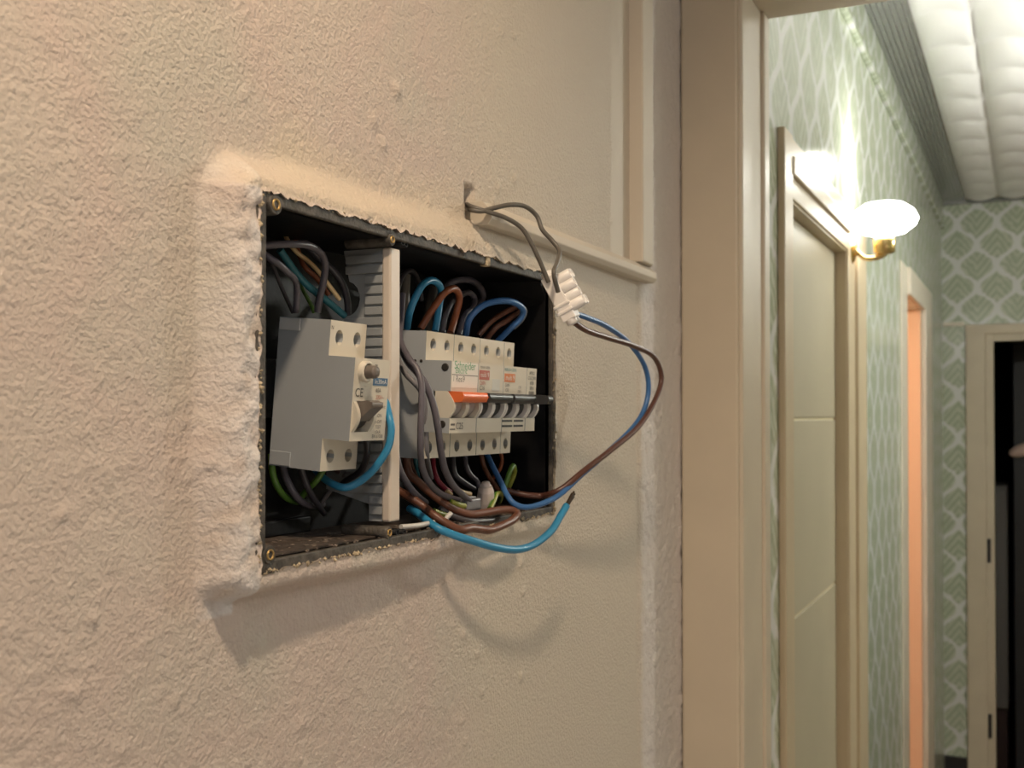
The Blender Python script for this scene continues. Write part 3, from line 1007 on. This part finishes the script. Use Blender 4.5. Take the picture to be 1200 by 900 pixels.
zz = wz1 - 0.0045
MB().prism([(XN - 0.006, zz - 0.006), (XN + 0.001, zz - 0.0065), (XN + 0.0095, zz + 0.002), (XN + 0.0095, zz + 0.0045), (XN + 0.006, zz + 0.0055), (XN - 0.004, zz + 0.003)],
           wy0 + 0.002, wy1 - 0.0018).build('lever', M_GREYBTN, rc, 0.0008)
MB().lathe([(0.0058, -0.0005), (0.0060, 0.0028), (0.0050, 0.0036), (0.0040, 0.0030), (0.0040, 0.0)], (XN, 0.0090, 0.0150), (1, 0, 0), 28).build('button_collar', M_DEVW, rc)
MB().lathe([(0.0036, 0.0), (0.0036, 0.0070), (0.0032, 0.0085), (0.0012, 0.0088)], (XN, 0.0090, 0.0150), (1, 0, 0), 24).build('test_button', M_GREYBTN, rc)
lb = MB().box((XN, 0.0195, 0.0075), (XN + 0.0002, RW - 0.0015, 0.0118)).build('blue_label', M_BLUEP, rc)
EPS = 0.00025
text('In:30mA', 0.0036, M_WHITEP, rc, face_x(XN + 0.0003, 0.0272, 0.0096))
text('T', 0.0050, M_INK2, rc, face_x(XN + EPS, 0.0215, 0.0172))
text('40A', 0.0034, M_INK2, rc, face_x(XN + EPS, 0.0255, 0.0046))
text('230V~', 0.0032, M_REDP, rc, face_x(XN + EPS, 0.0275, 0.0008))
text('50Hz', 0.0026, M_INK2, rc, face_x(XN + EPS, 0.0315, -0.0045))
text('CE', 0.0066, M_INK, rc, face_x(XN + EPS, 0.0060, 0.0030))
text('N', 0.0030, M_INK, rc, face_x(XT + EPS, 0.0018, HH - 0.0042))
MB().box((XN, 0.0232, -0.0060), (XN + EPS, 0.0262, -0.0030)).build('black_mark', M_INK, rc)
for k, (s, z) in enumerate((('I-ON', -0.0095), ('0-OFF', -0.0130), ('TEST', -0.0160), ('10kA', -0.0188), ('EN 61008', -0.0212))):
    text(s, 0.0028, M_INK2, rc, face_x(XN + EPS, 0.0280, z))
# faint moulded clip detail on the side, near the rail
MB().box((0.007, -0.0006, HH - 0.0072), (0.021, 0.0, HH - 0.0005)).build('clip_tab', mat('pale_clip', (0.62, 0.63, 0.62), 0.35), rc, 0.0003)
MB().box((0.007, -0.0006, -HH + 0.0005), (0.021, 0.0, -HH + 0.0085)).build('clip_tab', M_DEV, rc, 0.0003)

# --- breakers on the right
BT = math.radians(2.6)
zb_mid = P(500, 459, CAM.x - 0.346).z
BXR = CAM.x - 0.3915
bounds = [0.615, 0.653, 0.692, 0.731, 0.7485]
BH = 0.0408
BXT, BXN = 0.0435, 0.0625
BN1, BN0 = 0.0222, -0.0235
WT, WB = 0.0030, -0.0140          # lever window


def breaker(name, label, y0, width, poles, lever_m, handle_m, first=False, handle_x=0.008, ties=True):
    r = empty(name, (BXR, y0, zb_mid), (0, BT, 0))
    tag(r, label, 'circuit breaker', 'breakers on the right hand rail')
    g = 0.0004
    b = MB()
    b.prism([(0, -BH), (BXT - 0.009, -BH), (BXT - 0.009, BH), (0, BH)], g, width - g)
    b.prism([(BXT - 0.009, BN0), (BXT, BN0), (BXT, BN1), (BXT - 0.009, BN1)], g, width - g)
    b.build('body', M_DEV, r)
    pitch = (width - 2 * g) / poles
    terminal_row(r, g, poles, pitch, (BH + BN1) / 2, BH - BN1, BXT, BXT - 0.009, 0.0040, 0.0010)
    terminal_row(r, g, poles, pitch, (-BH + BN0) / 2, BH + BN0, BXT, BXT - 0.009, 0.0040, -0.0015)
    n = MB()
    n.box((BXT, g, WT), (BXN, width - g, BN1)).box((BXT, g, BN0), (BXN, width - g, WB)).box((BXT, g, WB), (BXN - 0.011, width - g, WT))
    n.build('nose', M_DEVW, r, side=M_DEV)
    zc, hh = (WT + WB) / 2, (WT - WB) / 2
    for k in range(poles):
        for ya in (g + k * pitch, g + (k + 1) * pitch - 0.0024):
            prof = [(BXN - 0.012, WB)] + [(BXN - 0.0015 + 0.0045 * math.sin(math.pi * (q + 0.5) / 8), WB + (WT - WB) * q / 8) for q in range(9)] + [(BXN - 0.012, WT)]
            MB().prism(prof, ya, ya + 0.0024).build('lever_cheek', M_WHITEP if not first else M_DEVW, r, 0.0004)
        drum = [(BXN - 0.0085 + 0.0085 * math.cos(math.radians(a)), zc + 0.0080 * math.sin(math.radians(a))) for a in range(0, 360, 18)]
        MB().prism(drum, g + k * pitch + 0.0028, g + (k + 1) * pitch - 0.0028, True).build('lever', lever_m, r)
    ha, hb = (g + 0.001, width - 0.002) if ties else (g + 0.0045, width - 0.004)
    MB().prism([(BXN - 0.004, WT - 0.0075), (BXN + handle_x, WT - 0.0062), (BXN + handle_x + 0.0012, WT - 0.003), (BXN + handle_x, WT - 0.0002), (BXN - 0.004, WT + 0.0002)],
               ha, hb).build('handle', handle_m, r, 0.0020, 3)
    return r


b1 = breaker('main_breaker', 'double main circuit breaker with orange handle bar, first in the right row', bounds[0], bounds[1] - bounds[0], 2,
             mat('pale_lever', (0.42, 0.38, 0.37), 0.4), M_ORANGE, True)
b2 = breaker('circuit_breaker', 'double breaker with red label and black handle bar, beside orange handled one', bounds[1], bounds[2] - bounds[1], 2, M_BLACKP, M_BLACKP)
b3 = breaker('circuit_breaker', 'double breaker with teal and orange print, third in the right row', bounds[2], bounds[3] - bounds[2], 2, M_BLACKP, M_BLACKP)
b4 = breaker('circuit_breaker', 'single narrow breaker at the far end of row, lever sticking out', bounds[3], bounds[4] - bounds[3], 1, M_BLACKP, M_BLACKP, handle_x=0.015, ties=False)
W2 = bounds[1] - bounds[0]
xf = BXN + EPS
# side recesses of the first breaker
for (x, z, r_) in ((BXN - 0.0045, 0.0180, 0.0025), (BXN - 0.0050, -0.0180, 0.0024), (BXT - 0.003, 0.0215, 0.0010), (BXT - 0.0075, 0.0215, 0.0010)):
    MB().lathe([(r_, 0.0), (r_, -0.0003), (r_ * .7, -0.0004)], (x, 0.0004, z), (0, 1, 0), 18).build('rivet_recess', M_HOLE, b1)
MB().box((BXN, 0.0012, 0.0055), (BXN + 0.0002, W2 - 0.001, 0.0216)).build('label', M_LABEL, b1)
text('Schneider', 0.0074, M_GREEN, b1, face_x(xf, W2 / 2 - 0.0005, 0.0195))
text('Electric', 0.0054, M_GREEN, b1, face_x(xf, 0.0135, 0.0162))
MB().box((BXN, 0.0012, 0.0133), (BXN + EPS, W2 - 0.001, 0.0138)).build('label_line', M_INK2, b1)
text('I', 0.0050, M_INK2, b1, face_x(xf, 0.0035, 0.0108))
text('Resi9', 0.0056, M_INK2, b1, face_x(xf, 0.0125, 0.0108))
text('C25', 0.0060, M_INK2, b1, face_x(xf, 0.0140, -0.0192))
MB().box((BXN, 0.0025, -0.0186), (BXN + EPS, 0.0075, -0.0174)).build('print_mark', M_INK2, b1)
MB().box((BXN, 0.0015, -0.0214), (BXN + EPS, 0.0080, -0.0206)).build('print_mark', M_INK2, b1)
MB().box((BXN, 0.0015, 0.0115), (BXN + 0.0002, 0.0165, 0.0178)).build('red_label', M_REDP, b2)
text('multi 9', 0.0046, M_LABEL, b2, face_x(BXN + 0.0003, 0.009, 0.0147))
text('C60N', 0.0036, M_REDP, b2, face_x(xf, 0.0065, 0.0093))
text('C16', 0.0042, M_INK2, b2, face_x(xf, 0.0060, 0.0060))
text('MERLIN GERIN', 0.0022, M_INK2, b2, face_x(xf, 0.0095, 0.0197))
MB().box((BXN, 0.021, 0.0045), (BXN + EPS, 0.033, 0.0125)).build('label', mat('pale_sticker', (0.62, 0.62, 0.58), 0.5), b2)
text('MERLIN GERIN', 0.0030, M_TEALP, b3, face_x(xf, 0.0105, 0.0196))
MB().box((BXN, 0.0015, 0.0110), (BXN + 0.0002, 0.0185, 0.0170)).build('orange_label', M_ORP, b3)
text('multi 9', 0.0052, M_LABEL, b3, face_x(BXN + 0.0003, 0.010, 0.0140))
for k, s in enumerate(('C60N', 'C20', '400V~', '6000')):
    text(s, 0.0030, M_INK2, b3, face_x(xf, 0.0060, 0.0088 - k * 0.0034))
for k, s in enumerate(('C10', '230V~', '4500', '3')):
    text(s, 0.0026, M_INK2, b3, face_x(xf, 0.0270, 0.0078 - k * 0.0030))
for k, s in enumerate(('APN21', 'C16 230V', '6000', '50Hz', 'EN898', '1P+N')):
    text(s, 0.0034, M_INK, b4, face_x(xf, 0.0088, 0.0185 - k * 0.0036, 1.0))
for (a, c) in ((0.0005, 0.0165), (0.0195, 0.0350)):
    for z in (-0.0160, -0.0196):
        MB().box((BXN, a, z - 0.0007), (BXN + 0.0003, c, z + 0.0007)).build('vent_slot', M_INK, b3)

# ------------------------------------------------------------------ wires
def wire(label, pts, w, m, name='wire', cat='wire', group=None, end=None, n=10):
    wp = [P(*p) for p in pts]
    mid = wp[len(wp) // 2]
    r = 0.5 * w * depth(mid) / F
    c = spline(wp)
    base = c[0].copy()
    root_pts = [p - base for p in c]
    mb = MB()
    mb.tube(root_pts, r, n)
    if end is None:
        o = mb.build(name, WC[m])
        o.location = base
    else:
        o = empty(name, base)
        ins = mb.build('insulation', WC[m], o)
        end(o, root_pts, r)
    if m == 'earth':
        me = (o if end is None else ins).data
        at_ = me.color_attributes.new('coat', 'FLOAT_COLOR', 'POINT')
        vals = []
        for i in range(len(me.vertices)):
            k = i % n
            v = 1.0 if k in (0, 1, 2, 3) else 0.0
            vals += [v, v, v, 1]
        at_.data.foreach_set('color', vals[:4 * len(me.vertices)])
    tag(o, label, cat, group or ('sheathed cables of the fuse box' if cat == 'cable' else 'loose wires of the fuse box'))
    return o


# left compartment, above the switch
wire('thick grey wire arching over into top of the left switch', [(300, 289, -.030), (320, 287, -.026), (343, 286, -.022), (363, 288, -.022), (376, 297, -.025), (381, 310, -.028), (379, 330, -.032), (375, 348, -.036), (372, 366, -.038)], 8.5, 'grey')
wire('grey wire bent downward at far left of the left compartment top', [(302, 292, -.032), (317, 303, -.026), (326, 309, -.024), (336, 318, -.026), (345, 327, -.030), (348, 338, -.034), (347, 366, -.038)], 8, 'grey')
wire('thin dark grey wire behind lower bend, left compartment top', [(305, 290, -.045), (318, 308, -.042), (330, 337, -.045), (343, 366, -.048)], 5, 'dgrey')
wire('teal wire slanting down to top of the left switch', [(328, 293, -.045), (345, 317, -.044), (360, 334, -.042), (375, 346, -.040), (392, 360, -.038), (404, 370, -.036)], 8.5, 'teal')
wire('cream stripped wire end crossing the teal wire, left compartment', [(328, 255, -.058), (333, 272, -.056), (338, 283, -.052), (347, 295, -.048), (360, 305, -.045), (373, 318, -.040), (386, 335, -.036), (398, 351, -.034)], 5.5, 'cream')
wire('tan orange wire lying under the cream one, left compartment', [(338, 258, -.060), (344, 274, -.058), (348, 290, -.055), (356, 311, -.050), (371, 326, -.047), (385, 345, -.045)], 6, 'rust')
wire('dark grey wire curving right behind arching grey wire, left compartment', [(350, 275, -.055), (362, 290, -.050), (376, 304, -.046), (391, 318, -.042), (402, 334, -.040), (407, 352, -.039), (408, 370, -.039)], 8.5, 'dgrey')
wire('short green and yellow earth wire stub, left compartment top', [(350, 328, -.050), (356, 341, -.050), (364, 356, -.050), (368, 366, -.05)], 5, 'earth')
# left compartment, below the switch
wire('light blue wire looping from left switch front down and back', [(450, 462, -.010), (455.5, 486, .001), (458.5, 504, .004), (454, 526, .002), (437, 551, -.006), (417, 567, -.015), (400, 571, -.022), (380, 561, -.035), (368, 548, -.046)], 9, 'cyan')
wire('black wire curling out under right terminal of left switch', [(428, 503, -.010), (430, 531, -.011), (423, 551, -.018), (408, 562, -.030), (395, 572, -.045)], 8, 'black')
wire('green and yellow earth wire curving at bottom left corner', [(318, 532, -.056), (319, 550, -.055), (323, 566, -.054), (332, 580, -.054), (343, 587, -.056), (355, 588, -.060)], 8, 'earth')
wire('green and yellow wire crossing under middle of left switch', [(384, 536, -.034), (378, 552, -.035), (370, 564, -.038), (361, 573, -.044), (352, 584, -.052)], 7.5, 'earth')
wire('grey wire dropping from left switch to the compartment floor', [(329, 530, -.054), (332, 550, -.052), (339, 568, -.049), (350, 585, -.048), (364, 593, -.052), (378, 591, -.058)], 8.5, 'grey')
wire('dark wire crossing the earth wire below left switch', [(350, 535, -.042), (354, 553, -.041), (361, 572, -.040), (372, 591, -.046), (380, 602, -.05)], 7.5, 'dgrey')
wire('pale pinkish grey wire stub pointing up under left switch', [(413, 547, -.030), (405, 556, -.035), (396, 564, -.042), (385, 577, -.05), (374, 594, -.055)], 6, 'lgrey')
wire('dark brown wire under left switch behind the light blue loop', [(388, 540, -.034), (396, 552, -.040), (408, 556, -.044), (424, 548, -.046), (433, 535, -.048)], 7, 'dbrown')
# right compartment, above the breakers
wire('light blue wire looping into first breaker top terminal', [(477, 384, -.045), (480, 366, -.038), (486, 350, -.034), (495, 334, -.030), (505, 328.5, -.030), (514, 333, -.032), (517, 343, -.034), (515, 356, -.036), (513, 370, -.036), (510, 388, -.036)], 8.5, 'cyan')
wire('rust brown wire looping into second top terminal of main breaker', [(493, 385, -.046), (502, 370, -.042), (512, 355, -.036), (521, 343, -.031), (531, 338, -.030), (537, 343, -.032), (538, 353, -.034), (534, 369, -.036), (528, 390, -.036)], 8.5, 'rust')
wire('tall grey wire loop behind the rust brown loop', [(508, 392, -.055), (513, 360, -.050), (520, 339, -.045), (533, 329, -.042), (550, 328, -.042), (562, 336, -.044), (566, 348, -.048), (558, 362, -.054)], 8, 'grey')
wire('short grey wire loop between rust brown and mid blue loops', [(531, 355, -.048), (540, 346, -.044), (550, 343, -.042), (556, 350, -.042), (553, 361, -.040), (544, 371, -.037), (538, 392, -.036)], 7, 'grey')
wire('grey wire standing inside the rust brown loop', [(533, 348, -.050), (526, 360, -.046), (521, 374, -.044), (519, 390, -.042)], 7, 'lgrey')
wire('mid blue wire looping between second and third breaker tops', [(546, 392, -.036), (549, 376, -.031), (556, 366, -.027), (567, 357.5, -.022), (582, 353, -.017), (597, 353, -.013), (608, 357.5, -.011), (613, 364, -.011), (610, 373, -.014), (600, 383, -.020), (583, 400, -.032)], 7.5, 'blue')
wire('upper dark brown wire inside the mid blue loop', [(608, 358, -.018), (602, 361, -.020), (590, 367, -.025), (575, 377, -.031), (561, 393, -.038)], 6.5, 'brown')
wire('lower dark brown wire inside the mid blue loop', [(609, 364, -.018), (603, 369, -.020), (592, 377, -.024), (581, 384, -.029), (569, 399, -.037)], 6.5, 'brown')
wire('thin clear grey wire along the edge of mid blue loop', [(604, 355, -.013), (612, 359, -.012), (616, 365, -.012), (612, 375, -.015), (602, 385, -.021)], 4, 'lgrey')
wire('dark grey wire arching at left behind the light blue loop', [(466, 340, -.055), (471, 325, -.055), (479, 317, -.055), (486, 320, -.056), (491, 333, -.058), (494, 352, -.06)], 6, 'dgrey')
# flat grey sheathed cables at the back
wire('wide grey sheathed cable standing behind the light blue loop', [(475, 322, -.059), (474, 345, -.059), (473, 390, -.059)], 13, 'ogrey', 'sheathed_cable', 'cable')
wire('wide grey sheathed cable seen through the light blue loop', [(507, 338, -.058), (503, 360, -.058), (499, 392, -.058)], 14, 'ogrey', 'sheathed_cable', 'cable')
# grey wires hanging in front of the main breaker
wire('left of two grey wires hanging before the main breaker', [(472, 345, -.035), (470, 375, -.028), (469, 398, -.018), (478, 418, -.006), (489, 433, .002), (494, 452, .006), (494, 475, .007), (493, 505, .007), (493, 530, .005), (495, 548, .001), (502, 564, -.005), (514, 577, -.010), (530, 584, -.014), (548, 588, -.018)], 8, 'grey')
wire('right of two grey wires hanging before the main breaker', [(470, 408, -.020), (478, 424, -.010), (490, 438, -.001), (500, 453, .004), (508, 475, .007), (513, 500, .008), (517, 530, .006), (522, 552, .002), (532, 570, -.004), (547, 584, -.010), (560, 596, -.014)], 8.5, 'grey')
wire('short grey wire tucked under two hanging grey wires at left', [(466, 420, -.030), (474, 436, -.022), (484, 447, -.015), (492, 456, -.012), (497, 470, -.012), (499, 500, -.013), (500, 535, -.016), (505, 560, -.03)], 7, 'lgrey')
# right compartment, below the breakers
wire('thick brown wire looped out over the bottom rim of box', [(460, 571, -.040), (470, 577, -.034), (482, 584, -.026), (497, 594, -.018), (510, 605, -.009), (526, 615, -.001), (540, 621, .004), (551, 619, .005), (562, 620, .006), (574, 621, .008), (588, 616, .009), (600, 610, .009), (606, 603, .008), (599, 598, .004), (584, 598, .000), (568, 601, -.003), (551, 603, -.006), (537, 599, -.010), (522, 591, -.014), (510, 582, -.020), (498, 572, -.026), (488, 563, -.030), (480, 556, -.034), (477, 545, -.036), (476, 528, -.036)], 9.5, 'brown')
wire('purple grey wire curving down beside the partition foot', [(464, 528, -.022), (466, 542, -.020), (471, 556, -.020), (480, 571, -.022), (489, 581, -.026), (499, 589, -.034)], 8, 'grey')
wire('dark red wire below the main breaker', [(507, 528, -.040), (508, 549, -.036), (513, 563, -.032), (521, 572, -.028), (528, 577, -.026)], 6.5, 'red')
wire('teal wire dropping behind the left hanging grey wire', [(487, 528, -.045), (487, 545, -.045), (490, 562, -.050)], 6, 'teal')
wire('maroon wire going up beside the partition below breakers', [(481, 528, -.046), (482, 545, -.044), (488, 560, -.046)], 6, 'dbrown')
wire('dark grey wire curving from second breaker toward cloudy connector', [(531, 530, -.036), (531, 545, -.034), (534, 557, -.032), (545, 566, -.030), (556, 573, -.028)], 6.5, 'dgrey')
wire('grey wire descending from third breaker to cloudy connector', [(545, 530, -.038), (546, 545, -.034), (551, 556, -.032), (559, 564, -.030), (564, 576, -.028)], 6, 'grey')
wire('brown wire between grey wire and mid blue wire below breakers', [(563, 528, -.036), (566, 543, -.034), (572, 557, -.034), (580, 569, -.034), (588, 580, -.036)], 6, 'brown')
wire('small brown wire loop under the last breaker', [(584, 522, -.034), (588, 537, -.028), (586, 549, -.029), (578, 560, -.036)], 4.5, 'rust')
wire('green and yellow earth loop standing at right of breakers', [(589, 576, -.020), (594, 563, -.018), (598, 551, -.017), (601.5, 546, -.018), (603, 553, -.021), (598, 567, -.025), (592, 579, -.030)], 6, 'earth')
wire('green and yellow earth wire bend right of cloudy connector', [(574, 596, -.010), (579, 586, -.012), (582, 579, -.014), (587, 580, -.018), (585, 588, -.024)], 6.5, 'earth')
wire('yellow green wire tip beside the thick brown wire', [(528, 588, -.012), (536, 591, -.010), (544, 593, -.010)], 7, 'earth')
wire('green earth wire piece under the upper brown strand', [(508, 599, -.014), (515, 602, -.013), (523, 604, -.013)], 7.5, 'earth')
wire('pale cream ferrule tip behind the right hanging grey wire', [(538, 575, -.022), (545, 578, -.021), (551, 579, -.020)], 6, 'cream')
wire('cream wire tip at end of the dark red wire', [(523, 575, -.026), (526, 577, -.025), (529, 580, -.024)], 5, 'cream')
wire('white wire tip poking out below the upper brown strand', [(522, 609, -.006), (525, 605, -.005), (528, 602, -.005)], 6, 'white')
wire('white cable lying on the bottom rim beside the partition', [(470, 617.5, -.006), (482, 616.5, -.005), (494, 615, -.005), (508, 612, -.008)], 6, 'white', 'white_cable', 'cable')
wire('grey wire lying flat inside the thick brown loop', [(515, 596, -.016), (532, 606, -.010), (552, 611, -.004), (574, 610, -.003), (590, 607, -.004)], 8, 'dgrey')


def strand_end(o, pts, r):
    d = (pts[-1] - pts[-3]).normalized()
    mb = MB()
    rnd = random.Random(2)
    for k in range(7):
        a = 2 * math.pi * k / 6
        off = Vector((0, math.cos(a), math.sin(a))) * r * (0.5 if k < 6 else 0)
        e = pts[-1] + off
        q = [e - d * 0.002, e + d * 0.004, e + d * 0.008 + off * .2, e + d * rnd.uniform(.0105, .0125) + off * .5 + Vector((0, .0006, 0))]
        mb.tube(spline(q, 4), r * 0.36, 6)
    c = mb.build('bare_strands', mat('dark_copper', (0.06, 0.035, 0.02), 0.5, metal=0.6), o)
    c['label'] = 'dark twisted bare copper end'


wire('bright blue wire hanging out below box with bare stranded end', [(480, 596, -.030), (490, 602, -.020), (500, 610, -.010), (513, 619, .000), (532, 627, .008), (551, 633, .014), (579, 641, .020), (605, 644, .024), (626, 638, .027), (646, 622, .030), (657, 604.5, .031), (664, 592.5, .032)], 9.5, 'cyan', end=strand_end)
wire('mid blue wire looping out of box to the white connector', [(568, 524, -.036), (572, 535, -.032), (578, 548, -.026), (587, 565.5, -.016), (594, 580, -.008), (602, 590, -.002), (616, 594.5, .004), (633, 591, .009), (651, 583, .014), (664, 573, .018), (682, 556, .022), (705, 536, .028), (738, 505, .036), (754, 482, .040), (760, 455, .042), (755, 428, .042), (737, 402, .042), (712, 383, .042), (690, 373, .041), (672, 367, .040)], 6.5, 'blue')
wire('dark brown wire looping widest out of box to the white connector', [(592, 574, -.026), (606, 578, -.018), (620, 580.5, -.010), (635, 581, -.002), (647, 578, .008), (661, 571, .016), (685, 551, .026), (715, 528, .034), (748, 500, .042), (768, 468, .046), (775, 442, .047), (766, 418, .046), (742, 405, .045), (710, 395, .042), (685, 386, .039), (666, 372, .036)], 6.5, 'dbrown')
wire('grey wire from wall hole, lower of pair to connector', [(546, 238, -.016), (552, 242, -.004), (571, 248, .006), (593, 255.5, .014), (611, 267, .020), (622, 284, .025), (633, 307, .030), (643, 331, .034)], 5.5, 'ogrey')
wire('grey wire from wall hole, upper wavy one to connector', [(546, 244, -.016), (552, 246, -.004), (564, 247.5, .003), (578, 244, .008), (598, 240, .014), (615.5, 242, .018), (629, 253, .022), (635.5, 269, .026), (647, 282, .032), (655.5, 294, .038), (653, 308, .042), (649, 320, .044), (654, 342, .044)], 5.5, 'ogrey')

# white screw connector on the outer loop
R_ = RM @ Vector((1, 0, 0))
U_ = Vector((0, 0, 1))
FW = RM @ Vector((0, 0, -1))
cc = P(657, 349, 0.038)
a_ = (R_ * 0.47 - U_ * 0.88).normalized()
b_ = (R_ * 0.86 + U_ * 0.42 - FW * 0.30)
b_ = (b_ - a_ * b_.dot(a_)).normalized()
c_ = a_.cross(b_).normalized()
cn = empty('terminal_connector', cc)
tag(cn, 'white screw terminal connector joining grey wires to blue and brown wires', 'connector')
LM = Matrix((a_, b_, c_)).transposed().to_4x4()
mb = MB(LM)
mb.box((-0.017, -0.005, -0.0085), (0.017, 0.005, 0.0085))
mb.box((0.004, -0.0065, -0.0095), (0.0065, 0.006, 0.0095)).box((0.009, -0.0065, -0.0095), (0.0115, 0.006, 0.0095))
mb.build('body', M_WHITEP, cn, 0.0008)
for k in range(4):
    u = -0.0115 + k * 0.0068
    for sgn in ((-1, 1)):
        if sgn > 0 and k in (1, 2):
            continue
        tb = MB(LM).lathe([(0.0039, 0.003), (0.0037, 0.0150), (0.0030, 0.0155), (0.0022, 0.0152), (0.0022, 0.010), (0.0003, 0.010)], (u, 0, -0.0040 * sgn if k % 2 else -0.003 * sgn), (0, 1, 0), 20)
        tb.build('screw_tower', M_WHITEP, cn)
for s_ in (-1, 1):
    for e in (-1, 1):
        MB(LM).lathe([(0.0042, 0.0), (0.0042, 0.004), (0.0030, 0.0045)], (0.016 * e, 0, 0.0043 * s_), (e, 0, 0), 16).build('wire_sleeve', M_WHITEP, cn)

# cloudy connector lump among the lower wires
p = P(569, 584, -0.018)
wn = empty('wire_connector', p)
tag(wn, 'cloudy pinkish plastic connector cap among wires below the breakers', 'connector')
MB().lathe([(0.0045, 0.010), (0.0062, 0.006), (0.0072, -0.002), (0.0070, -0.008), (0.0058, -0.009), (0.0056, -0.002)], (0, 0, 0), (0.2, -0.35, 1), 8, False).build('cap', M_CLEAR, wn, 0.0012)
MB().lathe([(0.0035, 0.0098), (0.0030, 0.0125), (0.0, 0.013)], (0, 0, 0), (0.2, -0.35, 1), 12).build('tip', M_CLEAR, wn)
p = P(549, 591, -0.014)
gn = empty('wire_connector', p)
tag(gn, 'grey flat lever connector left of the cloudy cap', 'connector')
MB().box((-0.003, -0.012, -0.004), (0.005, 0.010, 0.004)).build('body', WC['lgrey'], gn, 0.0012)
MB().box((-0.001, -0.010, 0.004), (0.004, 0.004, 0.0055)).build('lever', WC['lgrey'], gn, 0.0006)
